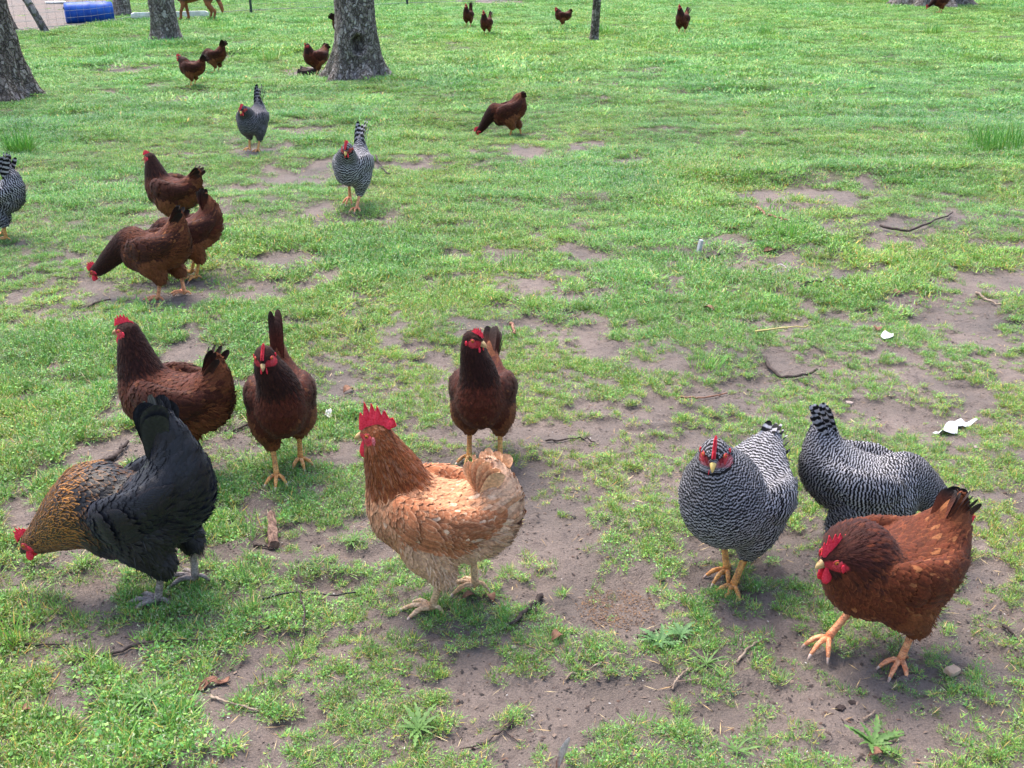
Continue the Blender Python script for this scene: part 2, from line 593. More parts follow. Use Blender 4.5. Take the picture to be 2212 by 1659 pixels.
PAL = {
 'red': dict(body=lin(112, 54, 32), neck=lin(66, 30, 25), fluff=lin(140, 80, 48), tail=lin(58, 32, 26), wing=lin(110, 52, 30),
             edge=lin(160, 92, 54), odd=lin(176, 112, 70), odd_p=.05, lace=.45, neck_lace=.25, neck_edge=lin(104, 50, 32), tailtip=lin(30, 24, 24)),
 'dark': dict(body=lin(96, 43, 28), neck=lin(54, 25, 21), fluff=lin(146, 88, 55), tail=lin(70, 38, 28), wing=lin(80, 39, 29), breast=lin(90, 40, 26),
              edge=lin(112, 64, 42), odd=lin(126, 76, 48), odd_p=.07, lace=.35, neck_lace=.2, neck_edge=lin(76, 38, 28), tailtip=lin(46, 32, 28)),
 'tan': dict(body=lin(196, 138, 100), neck=lin(112, 56, 28), fluff=lin(224, 186, 156), tail=lin(212, 162, 122), wing=lin(178, 112, 76), breast=lin(178, 122, 88),
             thigh=lin(206, 162, 130), edge=lin(222, 180, 144), odd=lin(222, 186, 156), odd_p=.05, lace=.4, neck_lace=.5, neck_shift=.05, neck_edge=lin(176, 112, 60), tailtip=lin(220, 178, 140)),
 'black': dict(body=lin(34, 34, 38), neck=lin(30, 27, 26), fluff=lin(46, 42, 44), tail=lin(40, 41, 43), wing=lin(33, 33, 39), breast=lin(30, 28, 28),
               edge=lin(150, 100, 48), neck_edge=lin(206, 140, 64), odd=lin(42, 40, 46), odd_p=.1, lace=.6, neck_lace=1.2, neck_shift=.06, gold_fade=1, tailtip=lin(48, 50, 52)),
 'bar': dict(body=lin(30, 29, 33), neck=lin(32, 31, 34), fluff=lin(76, 74, 80), tail=lin(26, 25, 28), wing=lin(28, 27, 31), thigh=lin(52, 50, 55),
             edge=lin(196, 194, 200), neck_edge=lin(168, 166, 172), odd=lin(40, 39, 43), odd_p=.05, lace=1, neck_lace=1, tailtip=lin(30, 30, 32)),
}
_DK = dict(red=(.55, .55), dark=(.52, .52), tan=(.78, .78), black=(.42, .75), bar=(.56, .62))
for _n, _p in PAL.items():
    for _k in list(_p):
        if isinstance(_p[_k], np.ndarray): _p[_k] = np.minimum(_p[_k] * _DK[_n][1 if 'edge' in _k else 0], .8)
PAL['grey'] = dict(PAL['bar'], body=lin(32, 31, 35), edge=lin(112, 110, 118), neck=lin(28, 27, 30), neck_edge=lin(88, 86, 92), thigh=lin(34, 33, 36))


def ellipsoid(c, ax, r, nu=12, nv=8):
    """ax rows are the three axes, r their radii."""
    u = np.linspace(0, 2 * np.pi, nu, endpoint=False); v = np.linspace(-np.pi / 2, np.pi / 2, nv + 1)
    X = np.cos(v)[:, None] * np.cos(u); Y = np.cos(v)[:, None] * np.sin(u); Z = np.repeat(np.sin(v)[:, None], nu, 1)
    P = c + X[..., None] * ax[0] * r[0] + Y[..., None] * ax[1] * r[1] + Z[..., None] * ax[2] * r[2]
    i = np.arange(nv)[:, None] * nu; j = np.arange(nu)[None]; k = (j + 1) % nu
    return P.reshape(-1, 3), np.stack([i + j, i + k, i + nu + k, i + nu + j], -1).reshape(-1, 4)


def comb_mesh(Hc, f, u, l, size, lean, teeth, seed):
    rng = np.random.default_rng(seed)
    n = 40; a = np.linspace(0, 1, n)
    base_x = .027 - .052 * a * min(size, 1.25)
    base_u = .011 + .012 * np.sin(np.pi * np.clip(a * .95 + .05, 0, 1)) ** .6
    env = .45 + .75 * np.sin(np.pi * np.clip(a * 1.02 + .08, 0, 1))
    ph = (a * teeth) % 1.0
    saw = np.where(ph < .55, ph / .55, (1 - ph) / .45) ** .85
    jit = rng.uniform(.75, 1.2, teeth + 1)[np.floor(a * teeth).astype(int)]
    h = .021 * size * env * (.45 + .55 * saw * jit)
    h[0] *= .3; h[-1] *= .45
    rows = np.array([-.25, .15, .45, .75, 1.0]); th = np.array([.0042, .0040, .0030, .0022, .0007]) * (.7 + .3 * size)
    P = []
    for sgn in (1, -1):
        for r, t in zip(rows, th):
            bend = lean * (max(r, 0) ** 1.6) * h
            wob = .0012 * size * np.sin(a * 13 + seed) * max(r, 0)
            back = -.007 * size * max(r, 0) * a
            p = Hc + (base_x + back)[:, None] * f + (base_u + r * h)[:, None] * u + (sgn * t + bend + wob)[:, None] * l
            P.append(p)
    P = np.concatenate(P); R = 5; Q = []
    for s in (0, 1):
        for r in range(R - 1):
            b = (s * R + r) * n
            for i in range(n - 1):
                q = [b + i, b + i + 1, b + n + i + 1, b + n + i]
                Q.append(q if s else q[::-1])
    t0, t1 = (R - 1) * n, (2 * R - 1) * n
    for i in range(n - 1): Q.append([t0 + i, t1 + i, t1 + i + 1, t0 + i + 1][::-1])
    for e in (0, n - 1):
        for r in range(R - 1):
            Q.append([r * n + e, (r + 1) * n + e, (R + r + 1) * n + e, (R + r) * n + e])
    return mesh_np('comb', P, np.array(Q))


def toe_tube(g, gc, base, d, ln, up, r, curl=1.0):
    d = norm(d); pts = [base]; m = 6
    for i in range(1, m + 1):
        t = i / m
        z = up * math.sin(t * math.pi) * .010 * curl
        pts.append(base + d * ln * t + np.array([0, 0, z - .004 * t * curl]))
    rr = r * np.array([1.12, .92, 1.0, .82, .92, .74, .6])
    g.tube(pts, rr, 8)
    e = np.array(pts[-1]); dd = norm(np.array(pts[-1]) - np.array(pts[-2]))
    cl = [e - dd * .003, e + dd * .004 + [0, 0, .0005], e + dd * .009 + [0, 0, -.002], e + dd * .012 + [0, 0, -.006]]
    gc.append((cl, [r * .55, r * .5, r * .32, r * .06]))


RAISE = .014      # feet stand this far below the body's own zero


def build_hen(h):
    lod = h.get('lod', 0); br = h['breed']; pal = dict(PAL[br]); pal.update(h.get('pal', {}))
    rng = np.random.default_rng(h.get('seed', 1))
    bar = br in ('bar', 'grey')
    mat = M['plume_bar'] if bar else (M['plume_black'] if br == 'black' else M['plume'])
    root = add(h.get('name', 'hen'), None, None, None, h['label'], 'hen', 'hens on the grass')
    root.location = (h['pos'][0], h['pos'][1], h['pos'][2] + RAISE * h.get('sc', 1.0)); root.rotation_euler = (0, 0, math.radians(h['yaw'])); root.scale = [h.get('sc', 1.0)] * 3
    pit = math.radians(h.get('pitch', 5)); fat = h.get('fat', 1.0)
    LY = np.array([0, 1.0, 0])
    # ---- skeleton
    bp = yrot(np.stack([BODY[:, 0], 0 * BODY[:, 0], BODY[:, 1]], 1), pit, PIV)
    bend = h.get('bend', 0.0)          # sideways bend of neck
    br_ = BODY[:, 2:5] * np.array([fat, 1, 1])
    Hc = np.array(h['head'], float)
    if h.get('nup', 1) != 0: Hc[0] -= .022
    hy, hp = math.radians(h.get('hyaw', 0)), math.radians(h.get('hpitch', -12))
    f = np.array([math.cos(hy) * math.cos(hp), math.sin(hy) * math.cos(hp), math.sin(hp)])
    l = norm(np.cross([0, 0, 1.0], f)); u = np.cross(f, l)
    P0 = yrot(np.array([.076, 0, .243]), pit, PIV)
    P3 = Hc - f * .010 - u * .006
    T0 = yrot(np.array([.30, 0, .95]), pit, np.zeros(3))
    if h.get('nup', .75) == 0: T0 = norm(P3 - P0) * .75 + yrot(np.array([.45, 0, .05]), pit, np.zeros(3))
    ln = np.linalg.norm(P3 - P0)
    E = norm(norm(P3 - P0) + np.array([.0, 0, h.get('nup', .75)]) + f * h.get('nfwd', .0))
    t = np.linspace(0, 1, 6)[:, None]
    P1 = P0 + norm(T0) * ln * .33; P2 = P3 - E * ln * .38
    nk = (1 - t) ** 3 * P0 + 3 * (1 - t) ** 2 * t * P1 + 3 * (1 - t) * t * t * P2 + t ** 3 * P3
    nt_ = h.get('neck_thick', 1.0)
    nr = np.interp(t[:, 0], [0, .25, .5, .75, 1], [.048, .041, .0355, .0290, .022])
    nr = np.stack([nr, nr * 1.0, nr * 1.02], 1) * (1 + (nt_ - 1) * np.sin(np.pi * np.clip(t, 0, .85))) * (1 + (h.get('neck_base', 1.1) - 1) * (1 - t) ** 1.2)
    ta = math.radians(h.get('tail', 60)); tb = yrot(np.array([-.122, 0, .270]), pit, PIV)
    tdir = np.array([-math.cos(ta), 0, math.sin(ta)])
    cush = h.get('cushion', 1.0)
    bp = np.concatenate([[tb + tdir * .068 * cush], bp[1:]]); bp[0] += np.array([.006, 0, 0])
    br_ = np.concatenate([[[.011, .020 * cush, .020 * cush]], br_[1:]])
    ctrl = np.concatenate([np.concatenate([bp, br_], 1), np.concatenate([nk, nr], 1)])
    nseg = 26 if lod == 0 else 18
    sp = catmull(ctrl, nseg)
    sp[:, 3:] = np.maximum(sp[:, 3:], .012)
    # legs
    legs = []
    for sg, key in ((1, 'L'), (-1, 'R')):
        ft = np.array(h.get(key, (0, .045 * sg, 0)), float)
        if len(ft) == 2: ft = np.array([ft[0], ft[1], 0])
        ft[2] -= RAISE
        hip = yrot(np.array([-.015, .058 * sg * fat, .175]), pit, PIV)
        v = norm(hip - ft) + np.array([-h.get('hock', .28), 0, .15])
        hock = ft + norm(v) * (.100 if ft[2] < .02 else .085)
        legs.append((sg, ft, hip, hock))
    # ---- field
    allp = np.concatenate([sp[:, :3], [x[3] for x in legs]])
    allr = .12
    lo = allp.min(0) - allr; hi = allp.max(0) + allr
    lo[2] = max(lo[2], .01)
    F = Field(lo, hi, (.0042, .006, .009)[lod])
    ftot = F.chain(sp[:, :3], sp[:, 3:], LY, .014, 0, 0, .92, 1)
    F.seg(Hc - f * .012, Hc + f * .010, u, l, (.0215, .0215, .020), (.0155, .0165, .0165), .008, reg=3, sa=.93, sb=1.0, flow=-f - .5 * u, fa=ftot, fb=ftot + .02)
    F.seg(Hc + f * .008, Hc + f * .020, u, l, (.0150, .0155, .0155), (.0095, .010, .010), .006, reg=3, sa=.97, sb=1.0, flow=-f, fa=ftot + .02, fb=ftot + .03)
    for sg, ft, hip, hock in legs:
        mid = (hip * .5 + hock * .5) + np.array([.016, .004 * sg, .008])
        c = catmull(np.array([np.r_[hip, .046, .066, .060], np.r_[mid, .036, .043, .040], np.r_[hock + norm(hip - hock) * .012, .0165, .018, .018], np.r_[hock - norm(hock - ft) * .012, .010, .0105, .0105]]), 6)
        F.chain(c[:, :3], c[:, 3:], LY, .022, 1, 0, 1, -1)
    wings = []
    for sg in (1, -1):
        c = np.array([(.055, .076, .232, .017, .028, .034), (.008, .091, .216, .023, .038, .050), (-.051, .090, .216, .022, .038, .044), (-.104, .072, .234, .014, .024, .026), (-.137, .048, .252, .005, .012, .010)])
        c[:, 1] *= sg * fat
        c[:, :3] = yrot(c[:, :3], pit, PIV)
        c = catmull(c, 8)
        F.chain(c[:, :3], c[:, 3:], np.array([0, 1.0, 0]), .006, 2, 0, 1, -1)
        wings.append((sg, c))
    F.finish()
    V, Q = F.nets()

    # ---- per point region lookup
    def lookup(P):
        D = np.stack([Field.dist(g, P[:, 0], P[:, 1], P[:, 2]) for g in F.segs], 1)
        i = D.argmin(1); w = np.exp(-(D - D.min(1, keepdims=True)) / .012)
        fl = w @ np.stack([g['flow'] for g in F.segs])
        A = np.stack([g['A'] for g in F.segs])[i]; B = np.stack([g['B'] for g in F.segs])[i]
        d = B - A; tt = np.clip(np.sum((P - A) * d, 1) / np.sum(d * d, 1), 0, 1)
        ar = lambda k: np.array([g[k] for g in F.segs])[i]
        return ar('reg'), ar('sa') + (ar('sb') - ar('sa')) * tt, norm(fl), ar('fa') + (ar('fb') - ar('fa')) * tt

    reg, s, fl, fc = lookup(V)
    c, e, lc = plumage_colours(br, reg, s, V, rng, pal)
    period = .0080 if lod == 0 else .0115
    rel = V - Hc
    fm = (.45 if bar else .85) * sstep(.009, .003, rel @ u) * sstep(1.25, .85, ((rel @ f - .012) / .018) ** 2 + ((rel @ u + .004) / .0110) ** 2) * (np.linalg.norm(rel, axis=1) < .05)
    c = mixa(c, np.broadcast_to(lin(176, 48, 58), c.shape), fm)
    e = mixa(e, np.broadcast_to(lin(186, 56, 66), c.shape), fm)
    z0 = np.zeros((len(V), 3))
    body = add('body', mesh_np('body', V, Q, attrs=dict(Col=vcol(c, 1), Col2=vcol(c if not bar else e, 1), lace=lc * 0, fa=z0, bar=fc / period)), mat, root)

    # ---- body feathers
    tri = np.concatenate([Q[:, [0, 1, 2]], Q[:, [0, 2, 3]]])
    ar = .5 * np.linalg.norm(np.cross(V[tri[:, 1]] - V[tri[:, 0]], V[tri[:, 2]] - V[tri[:, 0]]), axis=1)
    N = (34000, 9000, 2600)[lod]
    pick = rng.choice(len(tri), N, p=ar / ar.sum()); b = rng.dirichlet((1, 1, 1), N)
    R = (V[tri[pick]] * b[..., None]).sum(1)
    reg, s, fl, fc = lookup(R)
    S_ = [0, .15, .3, .44, .55, .7, .85, 1.0]
    spn = (reg == 0) | (reg == 3)
    L = np.where(spn, np.interp(s, S_, [.058, .048, .036, .028, .034, .034, .022, .010]), np.where(reg == 1, .028, .027))
    W = np.where(spn, np.interp(s, S_, [.021, .021, .021, .018, .012, .0095, .0075, .005]), np.where(reg == 1, .016, .019))
    cell = np.where(spn, np.interp(s, S_, [.012, .0115, .0115, .0105, .0085, .0072, .0058, .0042]), np.where(reg == 1, .010, .0105))
    k = (.88, 1.5, 2.3)[lod]; cell = cell * k; L = L * (.92, 1.15, 1.5)[lod]; W = W * (.86, 1.35, 1.9)[lod]
    # keep one per cell
    ci = np.floor(R / cell[:, None] + rng.uniform(0, 1, 3)).astype(np.int64)
    key = (ci[:, 0] * 73856093) ^ (ci[:, 1] * 19349663) ^ (ci[:, 2] * 83492791) ^ (np.round(cell * 4000).astype(np.int64) * 7919)
    _, keep = np.unique(key, return_index=True)
    # bare face, buried spots and shanks
    rel = R - Hc; xf, xu, xl = rel @ f, rel @ u, np.abs(rel @ l)
    face = (((xf - .009) / .019) ** 2 + ((xu + .004) / .0135) ** 2 < 1) & (np.linalg.norm(rel, axis=1) < .04)
    face |= (xf > .019) & (np.linalg.norm(rel, axis=1) < .045)
    ok = np.zeros(N, bool); ok[keep] = True; ok &= ~face
    for sg, ft, hip, hock in legs:
        ok &= ~((np.linalg.norm(R - hock, axis=1) < .03) & (((R - hock) @ norm(ft - hock)) > .002))
    I = np.where(ok)[0]
    I = I[np.argsort(rng.uniform(size=len(I)))]
    R, reg, s, fl, fc, L, W = R[I], reg[I], s[I], fl[I], fc[I], L[I], W[I]
    n = len(I)
    rearlow = sstep(.24, .15, R[:, 2]) * sstep(.02, -.08, R[:, 0])
    fl = fl + np.array([0, 0, -1.0]) * (.25 * (reg == 0) * (s < .5) + .5 * rearlow)[:, None] + rng.normal(0, .10, (n, 3)) * np.where(s < .5, 1, .5)[:, None]
    L = L * rng.uniform(.85, 1.2, n); W = W * rng.uniform(.85, 1.15, n)
    l1 = (.0030 + .0026 * rng.uniform(size=n)) * np.where(s > .55, .7, 1) + .010 * rearlow * rng.uniform(.2, 1, n)
    l1 = np.where(reg == 3, .002, l1)
    l0 = np.full(n, .0006)
    hack = sstep(.48, .58, s) * (reg == 0)
    prof = ROUND[None] * (1 - hack[:, None]) + POINT[None] * hack[:, None]
    rnd = rng.uniform(size=n)
    P, Qf, fa, al, rep = lay(F, R, fl, L, W, l0, l1, prof, rnd, .12)
    c, e, lc = plumage_colours(br, reg, s, R, rng, pal)
    barv = (np.repeat(fc, rep) - al) / period + np.repeat(rng.normal(0, .10, n) * np.where(s > .5, .4, 1), rep)
    if bar:
        fz = np.clip(rearlow * 1.0, 0, 1)
        e = mixa(e, np.broadcast_to(lin(100, 98, 106), e.shape), fz * .7)
        wl = sstep(.25, .5, s) * (reg == 0)
    add('feathers', mesh_np('feathers', P, Qf, attrs=dict(Col=vcol(c, rep), Col2=vcol(e, rep), lace=np.repeat(lc, rep), fa=fa, bar=barv)), mat, root, kind='stuff')

    # ---- loose fluff at the vent and thighs
    if lod < 2:
        nf = (900, 300)[lod]
        j = np.where((rearlow > .25) & (reg != 2))[0]
        if len(j) > 10:
            j = rng.choice(j, nf)
            rr = R[j] + rng.normal(0, .006, (nf, 3))
            rr = F.project(rr, np.zeros(nf), 3)
            Lf = rng.uniform(.016, .040, nf); Wf = rng.uniform(.0012, .003, nf)
            P, Qf, fa, al, rep = lay(F, rr, fl[j] + rng.normal(0, .35, (nf, 3)), Lf, Wf, np.full(nf, .001), rng.uniform(.004, .020, nf), POINT, rng.uniform(size=nf), .6, 4)
            cf = shade(pal['fluff'], rng, nf, .25)
            if bar: cf = shade(lin(92, 90, 97), rng, nf, .3)
            add('fluff', mesh_np('fluff', P, Qf, attrs=dict(Col=vcol(cf, rep), Col2=vcol(cf * 1.25, rep), lace=np.full(len(P), .3), fa=fa, bar=al / .006)), mat, root, kind='stuff')

    # ---- wings: coverts and folded flight feathers
    for sg, cch in wings:
        if lod == 2 and sg * h.get('near_side', 1) < 0: continue
        rt, dr, LL, WW, a0, a1, kind = [], [], [], [], [], [], []
        def at(a, b_):
            x = a * 8; i = min(int(x), 7); tt = x - i
            q = cch[i] * (1 - tt) + cch[i + 1] * tt
            T = norm(cch[i + 1][:3] - cch[i][:3]); U = np.array([-T[2], 0, T[0]]); U = U if U[2] > 0 else -U
            return q[:3] + U * b_ * q[4] * .95 + np.array([0, sg * .02, 0]), T, U
        rowsets = [(.50, np.linspace(-.95, .65, 9), .085, .021, .0055, 2), (.30, np.linspace(-.95, .8, 9), .042, .016, .0058, 1), (.14, np.linspace(-.9, .9, 8), .030, .014, .0058, 1)]
        for ri, (a, bs_, lg, wd, lf, kd) in enumerate(rowsets):
            for bi, b_ in enumerate(bs_):
                p, T, U = at(a + .05 * (1 - abs(b_)) + rng.uniform(-.02, .02), b_)
                rt.append(p); dr.append(T - U * (.10 + .12 * (b_ > 0) * b_) + U * .10 * (b_ < 0)); LL.append(lg * rng.uniform(.92, 1.08) * (1.0 - .25 * max(b_, 0)))
                WW.append(wd * rng.uniform(.9, 1.1)); a0.append(.003 + .0015 * ri); a1.append(lf + .0025 * bi / len(bs_) + rng.uniform(0, .002)); kind.append(kd)
        rt = np.array(rt); nW = len(rt)
        rt = F.project(rt, np.zeros(nW), 6)
        LL, WW = np.array(LL), np.array(WW)
        P, Qf, fa, al, rep = lay(F, rt, np.array(dr), LL, WW, np.array(a0), np.array(a1), np.array([.6, .95, 1, .95, .8, .35]), rng.uniform(size=nW), .05, 6)
        cw = shade(pal['wing'], rng, nW, .3) * np.where(np.array(kind) == 2, .78, 1.0)[:, None]
        ew = shade(pal['edge'], rng, nW, .2)
        if br == 'tan':
            pp = rng.uniform(size=nW)[:, None] < .08
            cw = np.where(pp, lin(188, 160, 140) * np.ones((nW, 1)), cw)
        xw = (rt[:, 0:1] - .1) * -1
        add('wing', mesh_np('wing', P, Qf, attrs=dict(Col=vcol(cw, rep), Col2=vcol(ew, rep), lace=np.repeat(pal['lace'] * rng.uniform(.5, 1.2, nW) * (.06 if br == 'black' else 1), rep), fa=fa,
                        bar=(al + np.repeat(np.linalg.norm(rt - cch[0][:3], axis=1), rep)) / (period * 1.15) + np.repeat(rng.normal(0, .1, nW), rep))), mat, root)

    # ---- tail feathers
    nft = h.get('tail_n', 6); spread = math.radians(h.get('tail_spread', 5)); tl = h.get('tail_len', .125)
    tg = []
    for sg in (1, -1):
        for i in range(nft):
            q = i / (nft - 1)
            a = ta + (q - .45) * spread * nft + rng.uniform(-.04, .04)
            d = np.array([-math.cos(a), sg * (.16 - .14 * q) * h.get('tail_open', .5), math.sin(a)]); d = norm(d)
            ip = norm(np.cross(d, [0, 1.0, 0])); ip = ip if ip[0] * -math.sin(a) >= 0 else ip
            ct = math.radians(18 + 45 * q)
            wv = norm(math.cos(ct) * ip + sg * math.sin(ct) * np.array([0, 1.0, 0]) * (-1 if True else 1))
            nn = np.cross(d, wv)
            ln_ = tl * (.72 + .28 * math.sin(math.pi * (.25 + .6 * q))) * rng.uniform(.93, 1.05)
            base = tb + np.array([.02, sg * (.024 - .018 * q) * min(1., .25 + 1.5 * h.get('tail_open', .5)), .010 * q - .012])
            tt = np.array([0, .22, .45, .66, .82, .92, .975, 1]); pr = np.interp(tt, [0, .2, .55, .82, .92, .975, 1], [.35, .75, 1, .98, .82, .52, .15])
            wd = h.get('tail_w', .030) * rng.uniform(.9, 1.1)
            P = []
            for t_, p_ in zip(tt, pr):
                cpt = base + d * (ln_ + .035) * t_ + (np.array([-.012, 0, -.010]) * t_ ** 2)
                for x in (-1, 0, 1):
                    P.append(cpt + wv * x * wd * .5 * p_ + nn * (-.0025 * abs(x)))
            i_ = np.arange(7)[:, None] * 3 + np.arange(2)[None]
            Qt = np.stack([i_, i_ + 1, i_ + 4, i_ + 3], -1).reshape(-1, 4)
            fa = np.stack([np.tile([-1., 0, 1.], 8), np.repeat(tt, 3), np.full(24, rng.uniform())], 1)
            cc = shade(pal['tail'], rng, 1, .15)
            mixed = pal['tail'] if rng.uniform() > h.get('tail_light', .3) else pal['body']
            cc = shade(mixed, rng, 1, .2)
            tg.append((np.array(P), Qt, fa, np.repeat(cc, 24, 0), np.repeat(tt * ln_, 3)))
    def tail_obj(name, items):
        P = np.concatenate([x[0] for x in items]); Qt = np.concatenate([x[1] + 24 * i for i, x in enumerate(items)])
        fa = np.concatenate([x[2] for x in items]); cc = np.concatenate([x[3] for x in items]); al = np.concatenate([x[4] for x in items])
        tip = sstep(.5, 1, fa[:, 1])
        cc = mixa(cc, np.broadcast_to(pal['tailtip'], cc.shape), tip)
        n_ = len(P)
        ed = pal['edge'] if bar else np.minimum(cc * 1.7 + .01, 1)
        add(name, mesh_np(name, P, Qt, attrs=dict(Col=vcol(cc, 1), Col2=vcol(np.broadcast_to(ed, cc.shape), 1), lace=np.full(n_, .35), fa=fa, bar=al / (period * 1.7) + np.repeat(rng.uniform(0, .3, len(items)), 24))), mat, root)
    if lod == 0:
        for it in tg: tail_obj('tail_feather', [it])
    else:
        tail_obj('tail', tg)

    # ---- head furniture
    cs = h.get('comb', 1.0)
    if lod < 2 or cs > 0:
        add('comb', comb_mesh(Hc, f, u, l, cs, h.get('comb_lean', .0), h.get('teeth', 6), h.get('seed', 1)), M['comb'], root)
    bk = M[h.get('beak', 'beak')]
    g = Geo(); b0 = Hc + f * .0215 - u * .0025
    g.tube([b0 - f * .005 + u * .0015, b0 + f * .006 + u * .0012, b0 + f * .014 - u * .0012, b0 + f * .0195 - u * .0055, b0 + f * .0205 - u * .0085], [.0082, .0070, .0048, .0024, .0006], 10)
    beak = add('beak', g.mesh('beak'), bk, root)
    g = Geo(); g.tube([b0 - f * .004 - u * .0055, b0 + f * .006 - u * .0068, b0 + f * .0135 - u * .0082, b0 + f * .017 - u * .0085], [.0058, .0048, .0030, .0008], 8)
    add('lower_beak', g.mesh('lower_beak'), bk, beak)
    ws = h.get('wattle', 1.0)
    for sg in (1, -1):
        ax = np.stack([f, l, u])
        # red face skin hugging the head
        rr = np.linspace(0, 1, 5)[:, None]; aa = np.linspace(0, 2 * np.pi, 24, endpoint=False)[None]
        fk = .84 if bar else 1.0
        px = .0080 + .0172 * fk * rr * np.cos(aa); pu = -.0030 + .0118 * fk * rr * np.sin(aa) - .004 * rr * np.cos(aa)
        P = Hc + px[..., None] * f + pu[..., None] * u + (sg * .022) * l
        off = (.0022 * (1 - rr ** 3) - .0012 * rr ** 3 + 0 * aa).ravel()
        P = F.project(P.reshape(-1, 3), off, 5)
        i = np.arange(4)[:, None] * 24; j = np.arange(24)[None]; k2 = (j + 1) % 24
        Qq = np.stack([i + j, i + k2, i + 24 + k2, i + 24 + j], -1).reshape(-1, 4)
        if sg < 0: Qq = Qq[:, ::-1]
        add('face_skin', mesh_np('face_skin', P, Qq), M['face'], root)
        ec = Hc + f * .0065 + u * .0035 + l * sg * .02
        ec = F.project(ec[None], np.array([.0008]), 6)[0]
        out = norm(l * sg + f * .25)
        a1 = norm(np.cross(out, u)); a2 = np.cross(out, a1)
        v_, q_ = ellipsoid(ec, np.stack([a1, a2, out]), (.0052, .0050, .0042), 14, 10)
        eye = add('eye', mesh_np('eye', v_, q_), M['iris'], root)
        v_, q_ = ellipsoid(ec + out * .0024, np.stack([a1, a2, out]), (.0027, .0027, .0021), 12, 8)
        add('pupil', mesh_np('pupil', v_, q_), M['pupil'], eye)
        if lod < 2:
            g = Geo(); th = np.linspace(0, 2 * np.pi, 17)
            g.tube([ec + a1 * .0062 * math.cos(x) + a2 * .0052 * math.sin(x) + out * .0006 for x in th], .0013, 6, cap=False)
            add('eyelid', g.mesh('eyelid'), M['face'], root)
        # wattle: hanging drop
        wb = Hc + f * .0185 - u * .0105 + l * sg * .0058
        dn = norm(np.array([0, 0, -1.0]) * .8 - u * .4)
        t = np.linspace(0, 1, 9); wl = .026 * ws
        wr = np.interp(t, [0, .15, .4, .65, .85, .96, 1], [.004, .0065, .0088, .0098, .0080, .0045, .0006]) * (.45 + .55 * ws)
        g = Geo(); nn_ = 12; an = np.linspace(0, 2 * np.pi, nn_, endpoint=False)
        fx = norm(f - dn * (f @ dn)); lx = np.cross(dn, fx)
        P = np.concatenate([wb + dn * wl * tt_ + fx * (.002 * tt_) + r_ * (np.cos(an)[:, None] * fx + .32 * np.sin(an)[:, None] * lx) + l * sg * .0025 * tt_ for tt_, r_ in zip(t, wr)])
        i = np.arange(8)[:, None] * nn_; j = np.arange(nn_)[None]; k2 = (j + 1) % nn_
        add('wattle', mesh_np('wattle', P, np.stack([i + j, i + k2, i + nn_ + k2, i + nn_ + j], -1).reshape(-1, 4)), M['comb'], root)
        eb = F.project((Hc - f * .0095 - u * .0085 + l * sg * .02)[None], np.array([.001]), 6)[0]
        v_, q_ = ellipsoid(eb, np.stack([f, l, u]), (.0042, .0026, .0085 * (.6 + .4 * ws)), 12, 8)
        add('earlobe', mesh_np('earlobe', v_, q_), M[h.get('lobe', 'comb')], root)

    # ---- legs
    lm = M[h.get('legm', 'leg')]
    for sg, ft, hip, hock in legs:
        ank = ft + np.array([0, 0, .012])
        up_ = norm(hock - ank)
        g = Geo(); gc = []
        pts = [hock + norm(hip - hock) * .018, hock, hock * .75 + ank * .25, hock * .45 + ank * .55, ank + up_ * .012, ank]
        g.tube(pts, [.0095, .0098, .0080, .0074, .0082, .0092], 10)
        ty = math.radians(h.get('toe_yaw', 0)); tp = h.get('lift_' + ('L' if sg > 0 else 'R'), 0.0)
        nt3 = 3 if lod < 2 else 2
        for da, lg in ((-34, .050), (2, .062), (36, .050), (180 - 14 * sg, .026)):
            a = math.radians(da) + ty + math.radians(6 * sg)
            d = np.array([math.cos(a), math.sin(a), 0.0])
            dz = -(ft[2] + RAISE) / lg * .75 * (1 if abs(da) < 90 else .3) + tp * (1 if abs(da) < 90 else -.4)
            toe_tube(g, gc, ft + np.array([0, 0, .0085]), d + np.array([0, 0, dz]), lg, 1, .0062 if lg > .03 else .005)
        lo_ = add('leg', g.mesh('leg'), lm, root)
        if lod < 2:
            for cl, cr in gc:
                g = Geo(); g.tube(cl, cr, 6)
                add('claw', g.mesh('claw'), M[h.get('clawm', 'claw')], lo_)
    return root
# ---------------------------------------------------------------- the ground
FENCE_V = [(-330, 96), (-60, 80), (110, 69), (285, 48), (543, 31), (880, 14.5), (1200, 2)]
FENCE = np.array([ground_at(*p) for p in FENCE_V])

